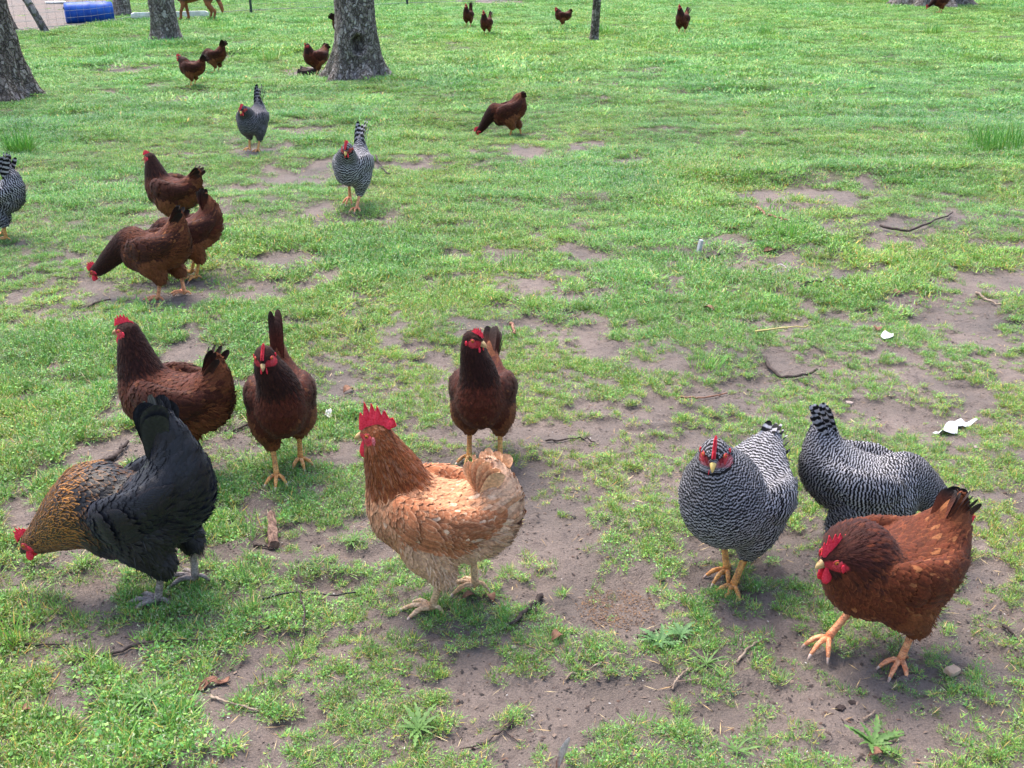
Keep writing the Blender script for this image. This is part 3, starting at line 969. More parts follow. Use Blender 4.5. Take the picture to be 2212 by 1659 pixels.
PATCHES = [  # bare earth: centre, half width, half height on the sheet, strength
    (1665, 575, 190, 26, 1), (1370, 350, 40, 14, 1), (1640, 420, 60, 17, 1), (1785, 422, 62, 18, 1), (1888, 403, 32, 9, .9), (1270, 556, 48, 19, 1),
    (1955, 502, 50, 12, 1), (320, 640, 215, 30, 1), (165, 682, 80, 15, 1), (480, 600, 70, 14, .9), (690, 462, 42, 12, 1), (625, 385, 80, 12, .9), (540, 408, 60, 9, .9),
    (1130, 325, 46, 10, .9), (1255, 314, 50, 8, .9), (1705, 800, 80, 28, 1), (1520, 856, 66, 13, .9), (2010, 835, 75, 50, .9), (2130, 612, 90, 26, .9),
    (2085, 682, 66, 24, .9), (2150, 742, 60, 18, .9), (2190, 805, 60, 34, .9), (1960, 905, 120, 26, 1), (1080, 950, 180, 26, 1), (700, 838, 110, 40, .9),
    (720, 790, 60, 16, .8), (500, 965, 60, 45, .9), (1180, 1075, 70, 45, .8), (1190, 1170, 70, 40, .9), (1330, 1310, 95, 60, 1), (1700, 1190, 110, 46, 1),
    (1850, 1500, 170, 60, 1), (1860, 1580, 120, 40, .9), (1210, 1520, 250, 55, 1), (1130, 1600, 150, 60, 1), (1000, 1440, 90, 30, .9), (540, 1450, 110, 42, 1),
    (600, 1395, 100, 22, .9), (150, 1392, 130, 22, .9), (720, 1270, 90, 22, 1), (640, 1190, 50, 26, .8), (260, 1375, 90, 26, .9), (1570, 1560, 120, 40, .9),
    (2100, 1350, 70, 70, 1), (2080, 1240, 60, 30, .9), (170, 1560, 60, 22, .8), (50, 1370, 60, 20, .7), (1850, 1200, 60, 30, .9), (930, 1490, 60, 20, .8),
    (220, 985, 70, 26, .8), (60, 1250, 70, 24, .7), (1570, 1440, 50, 18, .7), (860, 940, 50, 18, .7), (1400, 900, 60, 14, .8), (1290, 880, 50, 12, .8),
    (265, 150, 70, 7, .9), (475, 128, 40, 6, .9), (400, 215, 30, 8, .9), (330, 190, 22, 6, .7), (1180, 168, 30, 5, .7), (1400, 155, 40, 6, .6), (1750, 184, 30, 5, .7),
    (660, 158, 55, 6, .9), (1050, 3, 90, 6, .9), (560, 330, 60, 9, .7), (820, 205, 40, 6, .6), (1690, 705, 60, 12, .6), (620, 565, 70, 12, .7), (1090, 1310, 60, 18, .7),
]
_PW = []
for (vx, vy, hw, hh, st) in PATCHES:
    c = np.array(ground_at(vx, vy)); a = np.array(ground_at(vx + hw, vy)); t_ = np.array(ground_at(vx, vy - hh)); b_ = np.array(ground_at(vx, vy + hh))
    _PW.append((c[0], .5 * (t_[1] + b_[1]), abs(a[0] - c[0]), .5 * abs(t_[1] - b_[1]) * (1.0 + .45 * float(sstep(3.0, 6.0, c[1]))), st))


def bare_mask(x, y):
    x = np.asarray(x, float); y = np.asarray(y, float)
    n1 = fbm(x * 1.3, y * 1.3, seed=11, oct=3); n2 = fbm(x * 4.3, y * 4.3, seed=23, oct=3); n3 = fbm(x * 13, y * 13, seed=31, oct=3)
    T = np.interp(y, [1.3, 2.0, 3.0, 4.2, 6.7, 11.0, 18], [.545, .548, .553, .570, .606, .64, .70])
    T = T - .03 * sstep(.7, 2.0, x) * sstep(7.0, 4.8, y)
    n5 = noise(x * 34, y * 34, seed=37)
    v = .22 * n1 + .33 * n2 + .34 * n3 + .11 * n5
    st_ = fbm(x * 1.0 + .3 * y, y * 5.5, seed=91, oct=3)
    v = v + .26 * (st_ - .46) * sstep(4.0, 5.5, y) * sstep(16, 10, y) * sstep(3.0, 1.0, x)
    b = sstep(T - .025, T + .035, v)
    wob = (n2 - .5) * 1.8 + (n3 - .5) * 2.2 + (n5 - .5) * .8
    for cx, cy, rx, ry, st in _PW:
        mk = (np.abs(x - cx) < rx * 2.2) & (np.abs(y - cy) < ry * 2.2)
        if not mk.any(): continue
        d = np.sqrt(((x[mk] - cx) / rx) ** 2 + ((y[mk] - cy) / ry) ** 2) + wob[mk]
        b[mk] = np.maximum(b[mk], st * sstep(1.18, .8, d))
    # yard behind the wire, left
    fy = np.interp(x, FENCE[:, 0], FENCE[:, 1])
    yard = sstep(-.15, .25, y - fy - .15 + (n3 - .5) * .8) * sstep(-.335, -.36, x / np.maximum(y, 5) + (n2 - .5) * .05)
    b = np.maximum(b, yard * .97)
    return b


def height(x, y, bare=None):
    x = np.asarray(x, float); y = np.asarray(y, float)
    if bare is None: bare = bare_mask(x, y)
    hgt = .05 * (fbm(x * .35, y * .35, seed=3, oct=2) - .5) * sstep(1.6, 5.0, y)
    hgt = hgt + (.030 + .05 * sstep(4, 6, y) * sstep(16, 11, y)) * (fbm(x * .8 + .25 * y, y * 2.6, seed=41, oct=3) - .5)
    hgt = hgt + .012 * (1 - bare) + .016 * (fbm(x * 6, y * 6, seed=5, oct=4) - .5)
    pits = sstep(.62, .72, noise(x * 22, y * 22, seed=77)) * bare
    return hgt - .004 * pits


def axis(segs):
    out = []
    for a, b, n in segs: out.append(np.linspace(a, b, n, endpoint=False))
    return np.concatenate(out + [[segs[-1][1]]])


xs = axis([(-400, -60, 12), (-60, -16, 60), (-16, -3.2, 190), (-3.2, 3.2, 330), (3.2, 16, 190), (16, 60, 60), (60, 400, 12)])
ys = axis([(-60, 0, 10), (0, 1.2, 20), (1.2, 4.4, 270), (4.4, 11, 210), (11, 32, 200), (32, 90, 40), (90, 700, 14)])
X, Y = np.meshgrid(xs, ys)
bm_ = bare_mask(X.ravel(), Y.ravel())
Z = height(X.ravel(), Y.ravel(), bm_)
nx, ny = len(xs), len(ys)
i = (np.arange(ny - 1)[:, None] * nx + np.arange(nx - 1)[None]).ravel()
gq = np.stack([i, i + 1, i + 1 + nx, i + nx], 1)

m, nt, bs = new_mat('muddy_turf_ground')
tc = nd(nt, 'ShaderNodeTexCoord')
bar_ = attr(nt, 'bare').outputs['Fac']
def nz_(scale, detail=6.0, rough=.6):
    n = nd(nt, 'ShaderNodeTexNoise', inp={'Scale': scale, 'Detail': detail, 'Roughness': rough}); nt.links.new(tc.outputs['Object'], n.inputs['Vector']); return n.outputs['Fac']
n_a, n_b, n_c = nz_(2.2), nz_(28.0), nz_(190.0, 4.0)
mud = ramp(nt, n_a, [(.32, lin(76, 68, 63)), (.48, lin(102, 91, 85)), (.68, lin(124, 111, 104))])
mud = mixc(nt, maprange(nt, n_b, .52, .70, 0, .6), mud, lin(72, 61, 58))
vo = nd(nt, 'ShaderNodeTexVoronoi', inp={'Scale': 75.0}); nt.links.new(tc.outputs['Object'], vo.inputs['Vector'])
spk = math_n(nt, 'MULTIPLY', maprange(nt, vo.outputs['Distance'], .20, .08), maprange(nt, n_b, .42, .55))
mud = mixc(nt, math_n(nt, 'MULTIPLY', spk, .55), mud, lin(58, 46, 42))
hv = maprange(nt, n_c, .3, .7, .86, 1.12)
hsn = nd(nt, 'ShaderNodeHueSaturation'); nt.links.new(mud, hsn.inputs['Color']); nt.links.new(hv, hsn.inputs['Value'])
thatch = ramp(nt, n_b, [(.3, lin(50, 52, 34)), (.55, lin(72, 76, 44)), (.75, lin(100, 92, 62))])
f_ = maprange(nt, bar_, .25, .75)
nt.links.new(mixc(nt, f_, thatch, hsn.outputs[0]), bs.inputs['Base Color'])
nt.links.new(maprange(nt, n_a, .35, .65, .62, .88), bs.inputs['Roughness'])
bs.inputs['Specular IOR Level'].default_value = .35
hh_ = math_n(nt, 'ADD', math_n(nt, 'MULTIPLY', n_b, .8), math_n(nt, 'MULTIPLY', n_c, .45))
hh_ = math_n(nt, 'ADD', hh_, math_n(nt, 'MULTIPLY', spk, -.5))
bump(nt, bs, hh_, 1.0, .016)
M['ground'] = m
add('ground', mesh_np('ground', np.stack([X.ravel(), Y.ravel(), Z], 1), gq, attrs=dict(bare=1 - (1 - bm_) * np.interp(Y.ravel(), [1.5, 3.5, 7, 12], [.15, .3, .7, 1.0]))), M['ground'], kind='structure')


def gz(x, y):
    return float(height(np.array([x]), np.array([y]))[0])


def gpt(vx, vy, dz=0.0):
    x, y = ground_at(vx, vy)
    return np.array([x, y, gz(x, y) + dz])


# ---------------------------------------------------------------- grass
def grass_mat(name, typ='INSTANCER'):
    m, nt, bs = new_mat(name)
    c = attr(nt, 'Col').outputs['Color']
    tint = attr(nt, 'tint', typ).outputs['Color']
    nt.links.new(mixc(nt, 1.0, c, tint, 'MULTIPLY'), bs.inputs['Base Color'])
    bs.inputs['Roughness'].default_value = .5
    bs.inputs['Specular IOR Level'].default_value = .3
    bs.inputs['Transmission Weight'].default_value = 0.0
    # thin leaves let some light through
    tr = nd(nt, 'ShaderNodeBsdfTranslucent'); nt.links.new(mixc(nt, 1.0, c, tint, 'MULTIPLY'), tr.inputs['Color'])
    mx = nd(nt, 'ShaderNodeMixShader', inp={0: .25})
    nt.links.new(bs.outputs[0], mx.inputs[1]); nt.links.new(tr.outputs[0], mx.inputs[2])
    nt.links.new(mx.outputs[0], nt.nodes['Material Output'].inputs['Surface'])
    return m


M['grass'] = grass_mat('grass_blade')
G_GREEN = [lin(104, 154, 64), lin(128, 174, 76), lin(86, 136, 60), lin(138, 178, 84), lin(100, 154, 80)]
G_YELLOW = [lin(188, 180, 88), lin(204, 168, 86), lin(176, 184, 86)]
G_STRAW = [lin(196, 160, 104), lin(206, 188, 140)]


def blades(rng, n, rad, lmin, lmax, wmin, wmax, flat=.5, yellow=.2, seed_p=0.0, leaf_p=0.0, segs=3):
    V, Q, Tn, C = [], [], [], []
    b = 0
    for i in range(n):
        a = rng.uniform(0, 2 * np.pi); r = rad * math.sqrt(rng.uniform()) 
        base = np.array([r * math.cos(a), r * math.sin(a), -.004])
        ang = a + rng.normal(0, .9) if rng.uniform() < .7 else rng.uniform(0, 2 * np.pi)
        d = np.array([math.cos(ang), math.sin(ang), 0]); sd = np.array([-d[1], d[0], 0])
        L = rng.uniform(lmin, lmax); w = rng.uniform(wmin, wmax); ln = abs(rng.normal(flat, .35)); droop = rng.uniform(0, .7)
        u = rng.uniform()
        gcol = G_GREEN[rng.integers(len(G_GREEN))] if u > yellow else (G_YELLOW[rng.integers(3)] if u > yellow * .3 else G_STRAW[rng.integers(2)])
        bcol = gcol * .55 + G_YELLOW[rng.integers(3)] * .45
        up = math.cos(min(ln, 1.4)); out = math.sin(min(ln, 1.4))
        for k in range(segs + 1):
            t = k / segs
            p = base + L * (d * (out * t + droop * .5 * t * t) + np.array([0, 0, up * t - droop * .35 * t * t]))
            p[2] = max(p[2], -.002)
            ww = w * (1 - .85 * t ** 1.5) * .5 * (1 if k else .7)
            cc = bcol * (1 - min(1, t * 2)) + gcol * min(1, t * 2)
            if k < segs:
                V += [p - sd * ww, p + sd * ww]; C += [cc, cc]
            else:
                V += [p]; C += [cc]
        for k in range(segs - 1):
            Q.append([b + 2 * k, b + 2 * k + 1, b + 2 * k + 3, b + 2 * k + 2])
        Tn.append([b + 2 * segs - 2, b + 2 * segs - 1, b + 2 * segs])
        b += 2 * segs + 1
        tip = V[-1]
        if rng.uniform() < seed_p:      # small pale flower heads of meadow grass
            for _ in range(3):
                o = tip + rng.normal(0, .0045, 3); s_ = rng.uniform(.002, .0042); q = rng.normal(0, 1, (2, 3)); q = norm(q) * s_
                V += [o - q[0], o + q[1] * .5, o + q[0], o - q[1] * .5]; cc = lin(176, 184, 138) * rng.uniform(.75, 1.1)
                C += [cc] * 4; Q.append([b, b + 1, b + 2, b + 3]); b += 4
        if rng.uniform() < leaf_p:      # little round leaves between the blades
            o = base + np.array([0, 0, .010]) + rng.normal(0, .006, 3); s_ = rng.uniform(.0025, .0055); q = norm(np.array([rng.normal(), rng.normal(), rng.normal() * .3])); q2 = np.cross(q, norm(np.array([rng.normal() * .4, rng.normal() * .4, 1])))
            V += [o - q * s_, o + q2 * s_ * .7, o + q * s_, o - q2 * s_ * .7]; cc = G_GREEN[rng.integers(5)] * rng.uniform(.75, 1.15)
            C += [cc] * 4; Q.append([b, b + 1, b + 2, b + 3]); b += 4
    C = np.array(C); C = np.concatenate([C, np.ones((len(C), 1))], 1)
    return np.array(V), np.array(Q), np.array(Tn), C


def tuft_set(name, specs):
    """Blade clumps kept out of the scene; the lawn instances them."""
    col = bpy.data.collections.new(name)
    for i, sp in enumerate(specs):
        v, q, t, c = blades(np.random.default_rng(100 + i * 7 + len(name)), **sp)
        me = mesh_np(name, v, q, t, smooth=False, attrs=dict(Col=c)); me.materials.append(M['grass'])
        o = bpy.data.objects.new('%s_%02d' % (name, i), me); col.objects.link(o)
    return col


def instancer(name, pts, rot, sc, vi, tint, col, label=None):
    me = mesh_np(name, pts, attrs=dict(rot=rot, sc=sc, vi=vi.astype(int), tint=np.concatenate([tint, np.ones((len(tint), 1))], 1)))
    o = add(name, me, None, kind='stuff', label=label, cat='grass')
    ng = bpy.data.node_groups.new(name, 'GeometryNodeTree')
    ng.interface.new_socket('Geometry', in_out='INPUT', socket_type='NodeSocketGeometry')
    ng.interface.new_socket('Geometry', in_out='OUTPUT', socket_type='NodeSocketGeometry')
    gi = ng.nodes.new('NodeGroupInput'); go = ng.nodes.new('NodeGroupOutput')
    iop = ng.nodes.new('GeometryNodeInstanceOnPoints'); ci = ng.nodes.new('GeometryNodeCollectionInfo')
    ci.inputs['Collection'].default_value = col; ci.inputs['Separate Children'].default_value = True; ci.inputs['Reset Children'].default_value = True
    def na(n, t):
        x = ng.nodes.new('GeometryNodeInputNamedAttribute'); x.data_type = t; x.inputs['Name'].default_value = n
        return [s for s in x.outputs if s.enabled and s.name == 'Attribute'][0]
    ng.links.new(gi.outputs[0], iop.inputs['Points']); ng.links.new(ci.outputs[0], iop.inputs['Instance'])
    iop.inputs['Pick Instance'].default_value = True
    ng.links.new(na('vi', 'INT'), iop.inputs['Instance Index'])
    ng.links.new(na('rot', 'FLOAT_VECTOR'), iop.inputs['Rotation'])
    ng.links.new(na('sc', 'FLOAT'), iop.inputs['Scale'])
    ng.links.new(iop.outputs[0], go.inputs[0])
    md = o.modifiers.new('scatter', 'NODES'); md.node_group = ng
    return o


near_specs = [dict(n=34, rad=.020, lmin=.012, lmax=.030, wmin=.0014, wmax=.0032, flat=.65, yellow=.24, seed_p=.13, leaf_p=.3) for _ in range(4)] + \
             [dict(n=30, rad=.028, lmin=.012, lmax=.028, wmin=.0014, wmax=.0034, flat=.95, yellow=.34, seed_p=.2, leaf_p=.45) for _ in range(3)] + \
             [dict(n=40, rad=.022, lmin=.018, lmax=.042, wmin=.0014, wmax=.0030, flat=.5, yellow=.14, seed_p=.1, leaf_p=.1) for _ in range(3)]
mid_specs = [dict(n=70, rad=.060, lmin=.014, lmax=.034, wmin=.0026, wmax=.0060, flat=.75, yellow=.14, seed_p=.10, leaf_p=.35, segs=2) for _ in range(5)]
far_specs = [dict(n=130, rad=.17, lmin=.018, lmax=.046, wmin=.007, wmax=.015, flat=.85, yellow=.03, seed_p=0, leaf_p=.0, segs=2) for _ in range(5)]
C_NEAR, C_MID, C_FAR = tuft_set('near_tuft', near_specs), tuft_set('mid_tuft', mid_specs), tuft_set('far_tuft', far_specs)


def scatter(name, y0, y1, dens, nvar, col, smin, smax, seed, iso=.03, label=None, fin=0., fout=0.):
    rng = np.random.default_rng(seed)
    half = lambda y: .50 * y + .60
    A = (half(y0) + half(y1)) * (y1 - y0)
    n = int(A * dens * 1.05)
    y = rng.uniform(y0, y1, n * 2); x = rng.uniform(-1, 1, n * 2) * half(y1)
    k = np.abs(x) < half(y); x, y = x[k], y[k]
    b = bare_mask(x, y)
    cl = fbm(x * 9, y * 9, seed=61, oct=2)
    keep = rng.uniform(size=len(x)) < np.maximum((1 - b) ** 1.3 * sstep(.30, .56, cl + .15 * (1 - b)), iso * sstep(.45, .6, cl))
    if fin: keep &= rng.uniform(size=len(x)) < sstep(y0, y0 + fin, y)
    if fout: keep &= rng.uniform(size=len(x)) < sstep(y1, y1 - fout, y)
    x, y, b = x[keep], y[keep], b[keep]
    z = height(x, y, b)
    n = len(x)
    lush = fbm(x * .9, y * .9, seed=71, oct=3); big = fbm(x * .22, y * .22, seed=73, oct=2)
    sc = rng.uniform(smin, smax, n) * (.72 + .5 * sstep(.40, .75, lush)) * (1 - .30 * b)
    rot = np.stack([rng.normal(0, .12, n), rng.normal(0, .12, n), rng.uniform(0, 6.283, n)], 1)
    v = rng.uniform(.68, 1.25, n)[:, None] * (.86 + .3 * fbm(x * 3, y * 3, seed=79, oct=2))[:, None]
    warm = np.clip((fbm(x * 1.7, y * 1.7, seed=83, oct=3) - .5) * 1.6 + (big - .5) * .8, -.4, .4)[:, None]
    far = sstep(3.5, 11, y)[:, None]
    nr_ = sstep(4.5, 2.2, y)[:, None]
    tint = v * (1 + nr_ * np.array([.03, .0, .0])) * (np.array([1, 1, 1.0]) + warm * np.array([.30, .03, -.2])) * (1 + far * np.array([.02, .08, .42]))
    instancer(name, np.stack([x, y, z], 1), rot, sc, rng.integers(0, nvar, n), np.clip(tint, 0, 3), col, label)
    return n


n1 = scatter('near_grass', 1.1, 5.4, 2300, len(near_specs), C_NEAR, .58, 1.05, 1, .42, 'short meadow grass with mud showing between the foreground hens', 0, 1.8)
n2 = scatter('middle_grass', 3.4, 16.0, 430, len(mid_specs), C_MID, .85, 1.25, 2, .18, 'short green grass across the middle of the field', 1.6, 7.0)
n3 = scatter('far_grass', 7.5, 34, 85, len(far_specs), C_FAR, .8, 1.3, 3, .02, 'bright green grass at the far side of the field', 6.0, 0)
print('tufts', n1, n2, n3)
# ---------------------------------------------------------------- trees
def bark_mat(name, c_dark, c_mid, c_light, scale=14, light_amt=.5):
    m, nt, bs = new_mat(name)
    tc = nd(nt, 'ShaderNodeTexCoord'); mp = nd(nt, 'ShaderNodeMapping'); mp.inputs['Scale'].default_value = (1, 1, .6)
    nt.links.new(tc.outputs['Object'], mp.inputs[0])
    n0 = nd(nt, 'ShaderNodeTexNoise', inp={'Scale': scale * .5, 'Detail': 6.0}); nt.links.new(mp.outputs[0], n0.inputs['Vector'])
    wv = nd(nt, 'ShaderNodeVectorMath'); wv.operation = 'MULTIPLY_ADD'
    nt.links.new(n0.outputs['Color'], wv.inputs[0]); wv.inputs[1].default_value = (.12, .12, .12); nt.links.new(mp.outputs[0], wv.inputs[2])
    v = nd(nt, 'ShaderNodeTexVoronoi', inp={'Scale': scale}); v.feature = 'DISTANCE_TO_EDGE'; nt.links.new(wv.outputs[0], v.inputs['Vector'])
    v2 = nd(nt, 'ShaderNodeTexVoronoi', inp={'Scale': scale}); nt.links.new(wv.outputs[0], v2.inputs['Vector'])
    n1 = nd(nt, 'ShaderNodeTexNoise', inp={'Scale': scale * 4, 'Detail': 6.0}); nt.links.new(mp.outputs[0], n1.inputs['Vector'])
    sp = nd(nt, 'ShaderNodeSeparateColor'); nt.links.new(v2.outputs['Color'], sp.inputs[0])
    c = ramp(nt, sp.outputs[0], [(.1, c_dark * .6 + c_mid * .4), (.45, c_mid), (.75, c_mid * .7 + c_light * .3), (.95, c_light)])
    c = mixc(nt, maprange(nt, n1.outputs['Fac'], .4, .7, 0, .5), c, c_light)
    c = mixc(nt, maprange(nt, v.outputs['Distance'], .10, .0, 0, .75), c, c_dark)
    sz = nd(nt, 'ShaderNodeSeparateXYZ'); nt.links.new(tc.outputs['Object'], sz.inputs[0])
    foot = math_n(nt, 'MULTIPLY', maprange(nt, sz.outputs[2], .22, .0), maprange(nt, n0.outputs['Fac'], .50, .60))
    c = mixc(nt, math_n(nt, 'MULTIPLY', foot, .75), c, lin(172, 164, 168))
    nt.links.new(c, bs.inputs['Base Color']); bs.inputs['Roughness'].default_value = .9; bs.inputs['Specular IOR Level'].default_value = .15
    hgt = math_n(nt, 'ADD', maprange(nt, v.outputs['Distance'], 0, .16), math_n(nt, 'MULTIPLY', n1.outputs['Fac'], .6))
    bump(nt, bs, hgt, 1.0, .05)
    return m


M['bark'] = bark_mat('grey_plated_bark', lin(72, 63, 58), lin(136, 126, 118), lin(190, 183, 177), 30)
M['bark_brown'] = bark_mat('brown_plated_bark', lin(60, 52, 47), lin(118, 107, 98), lin(168, 160, 152), 26)
M['bark_pale'] = bark_mat('pale_smooth_bark', lin(92, 86, 82), lin(130, 124, 122), lin(166, 160, 160), 8)


def tree(label, pos, r, hgt, lean=(0, 0), flare=.35, roots=5, mat='bark', seed=0, hollow=None, na=72, nb=90, limbs=3, disp=.035, cat='tree'):
    rng = np.random.default_rng(seed)
    root = add('tree', None, label=label, cat=cat, group='trees in the field')
    root.location = pos
    a = np.linspace(0, 2 * np.pi, na, endpoint=False)[None]; t = np.linspace(0, 1, nb)[:, None] ** 1.6
    z = -.12 + t * (hgt + .12)
    ph = rng.uniform(0, 6.28)
    rootw = (.5 + .5 * np.cos(roots * a + ph + .5 * np.sin(a * 2 + ph))) ** 1.5
    zz = np.maximum(z, 0)
    rad = r * (1 - .28 * t) * (1 + flare * (.45 + .9 * rootw) * np.exp(-zz / (.75 * r + .05)) + .06 * np.sin(a * 3 + ph + z * 1.2))
    ca, sa = np.cos(a), np.sin(a)
    nx_, ny_, nz_2 = ca * 3.0 + seed, sa * 3.0, z / r * .9
    rad = rad * (1 + disp * 3.2 * (fbm(nx_, ny_, nz_2, seed=seed, oct=4) - .5) + disp * 1.6 * (fbm(nx_ * 4, ny_ * 4, nz_2 * 3, seed=seed + 9, oct=3) - .5))
    if hollow:
        ha, hz, hw, hh = hollow
        dd = np.sqrt((((a - ha + np.pi) % (2 * np.pi) - np.pi) / hw) ** 2 + ((z - hz) / hh) ** 2)
        rad = rad * (1 - .62 * sstep(1.0, .5, dd) + .10 * np.exp(-((dd - 1.15) / .22) ** 2))
        # scar hanging below the hole
        d2 = np.sqrt((((a - ha + .12 + np.pi) % (2 * np.pi) - np.pi) / (hw * 1.5)) ** 2 + ((z - hz + hh * 1.7) / (hh * 1.2)) ** 2)
        rad = rad * (1 - .08 * sstep(1.1, .6, d2))
    x = rad * ca + lean[0] * zz + .04 * np.sin(z * 1.7 + ph) * t; y = rad * sa + lean[1] * zz
    V = np.stack([x, y, np.broadcast_to(z, x.shape)], -1).reshape(-1, 3)
    i = np.arange(nb - 1)[:, None] * na; j = np.arange(na)[None]; k = (j + 1) % na
    add('trunk', mesh_np('trunk', V, np.stack([i + j, i + k, i + na + k, i + na + j], -1).reshape(-1, 4)), M[mat], root)
    # bare limbs high above
    top = np.array([lean[0] * hgt, lean[1] * hgt, hgt])
    g = Geo()
    for q in range(limbs):
        an = ph + q * 2 * np.pi / limbs + rng.uniform(-.4, .4); ln = hgt * rng.uniform(.5, .8)
        d = np.array([math.cos(an) * .7, math.sin(an) * .7, .8]); pts = [top - [0, 0, .25 * r + .1]]
        for s_ in range(6):
            pts.append(pts[-1] + d * ln / 6); d = norm(d + rng.normal(0, .22, 3) + [0, 0, .06])
        g.tube(pts, np.linspace(r * .5, r * .07, 7), 10)
        for s_ in range(2, 7):
            for w_ in range(2):
                d2 = norm(rng.normal(0, 1, 3) + [0, 0, .5]); p2 = [pts[s_]]
                for _ in range(4): p2.append(p2[-1] + d2 * ln * .09); d2 = norm(d2 + rng.normal(0, .3, 3))
                g.tube(p2, np.linspace(r * .12, r * .02, 5), 6)
    add('crown', g.mesh('crown'), M[mat], root)
    return root


def tree_at(label, vx, vy, *a, **k):
    p = gpt(vx, vy); p[2] -= .02
    return tree(label, p, *a, **k)


ctr = math.atan2(-10.8, 1.58)      # towards the camera from the middle trunk
tree_at('thick grey tree trunk with a dark hollow low in its bark', 772, 172, .200, 4.2, (-.012, 0), .85, 6, 'bark', 3, hollow=(ctr + .12, .36, .36, .10), na=140, nb=150, disp=.05)
tree_at('leaning grey-brown tree trunk cut off by the left edge', 2, 214, .235, 4.0, (-.07, 0), .6, 5, 'bark_brown', 5, na=120, nb=140, disp=.06)
tree_at('grey tree trunk with a whitened foot near the white board', 362, 90, .17, 4.0, (-.035, 0), .55, 5, 'bark', 8, na=96, nb=110, disp=.05)
tree_at('slim straight grey sapling trunk standing alone in the grass', 1282, 88, .058, 3.4, (.045, 0), .3, 4, 'bark_brown', 12, na=40, nb=60, limbs=3)
tree_at('brown tree trunk behind the leaning one at the left edge', -12, 66, .24, 4.0, (-.03, 0), .4, 5, 'bark_brown', 15)
tree_at('dark trunk standing beside the blue barrel', 266, 36, .14, 3.6, (0, 0), .2, 4, 'bark', 17)
tree_at('very wide root flare of a far tree at the top edge', 2012, 15, .42, 5.0, (0, 0), 1.0, 8, 'bark', 21, na=110, nb=90, disp=.09)
# leaning pale pole
p0, p1 = gpt(106, 74), None
g = Geo(); b_ = np.array([0, 0, 0.]); pts = [np.array([-.62 * t, .10 * t, 1.25 * t - .1]) + np.array([.012 * math.sin(5 * t), 0, 0]) for t in np.linspace(0, 1.7, 9)]
g.tube(pts, np.linspace(.058, .045, 9), 12)
add('pole', g.mesh('pole'), M['bark_pale'], label='pale leaning wooden pole by the bare yard', cat='pole', loc=p0)

# ---------------------------------------------------------------- wire fence
M['wire'] = noise_mat('dull_wire', lin(96, 104, 104), lin(136, 142, 142), 30, .5, .05); M['wire'].node_tree.nodes['Principled BSDF'].inputs['Metallic'].default_value = .6
M['post'] = noise_mat('green_post_paint', lin(44, 62, 56), lin(70, 84, 78), 30, .6, .1)
fence = add('wire_fence', None, label='thin wire mesh fence on green posts across the back', cat='fence')
fz = [gz(*p) for p in FENCE]
g = Geo(); FH = 1.15
tot = 0
for k in range(len(FENCE) - 1):
    A, B = np.r_[FENCE[k], fz[k]], np.r_[FENCE[k + 1], fz[k + 1]]
    ln = np.linalg.norm(B - A)
    for hgt in (.06, .16, .26, .38, .5, .65, .8, .97, FH):
        g.tube([A + [0, 0, hgt], (A + B) / 2 + [0, 0, hgt - .015], B + [0, 0, hgt]], .0022 if hgt not in (.06, FH) else .0045, 4, cap=False)
    for t in np.arange(0, ln, .16):
        p = A + (B - A) * t / ln
        g.tube([p + [0, 0, .05], p + [0, 0, FH]], .0016, 3, cap=False)
add('wire_mesh', g.mesh('wire_mesh'), M['wire'], fence, kind='stuff')
for p in [FENCE[0], FENCE[4], FENCE[5], FENCE[6]]:
    g = Geo(); b = np.r_[p, gz(*p) - .1]
    for dx, dy, w, d in ((0, 0, .022, .006), (0, .012, .006, .022)):
        q = np.array([(x, y, z) for z in (0, 1.5) for x, y in ((-w, -d), (w, -d), (w, d), (-w, d))]) + b + [dx, dy, 0]
        g.put(q, [[0, 1, 5, 4], [1, 2, 6, 5], [2, 3, 7, 6], [3, 0, 4, 7], [4, 5, 6, 7]])
    add('post', g.mesh('post', smooth=False), M['post'], fence)

# ---------------------------------------------------------------- yard things: barrel, board, pan, dog
M['blue'] = noise_mat('blue_plastic', lin(14, 66, 160), lin(30, 90, 184), 9, .45, .1)
M['bluedirt'] = noise_mat('dirty_blue_plastic', lin(30, 70, 140), lin(70, 80, 100), 6, .7, .1)
bpos = gpt(196, 50)
BS = .74
barrel = add('barrel', None, label='blue plastic barrel lying on its side in the bare yard', cat='barrel', loc=bpos + [0, 0, .155], rot=(0, 0, math.radians(24)))
prof = [(-.50, .0), (-.50, .19), (-.485, .215), (-.40, .222), (-.36, .232), (-.32, .222), (-.05, .226), (.0, .236), (.05, .226), (.30, .222), (.34, .232), (.38, .222), (.485, .215), (.50, .19), (.50, 0)]
na = 36; an = np.linspace(0, 2 * np.pi, na, endpoint=False)
V = np.concatenate([np.stack([np.full(na, x), r_ * np.cos(an), r_ * np.sin(an)], 1) for x, r_ in prof]) * BS
i = np.arange(len(prof) - 1)[:, None] * na; j = np.arange(na)[None]; k = (j + 1) % na
add('shell', mesh_np('shell', V, np.stack([i + j, i + na + j, i + na + k, i + k], -1).reshape(-1, 4)), M['blue'], barrel)
for yy, zz in ((.09, .11), (-.09, .11)):
    g = Geo(); g.tube(np.array([(-.49, yy, zz), (-.515, yy, zz)]) * BS, .022, 14); add('bung', g.mesh('bung'), M['bluedirt'], barrel)


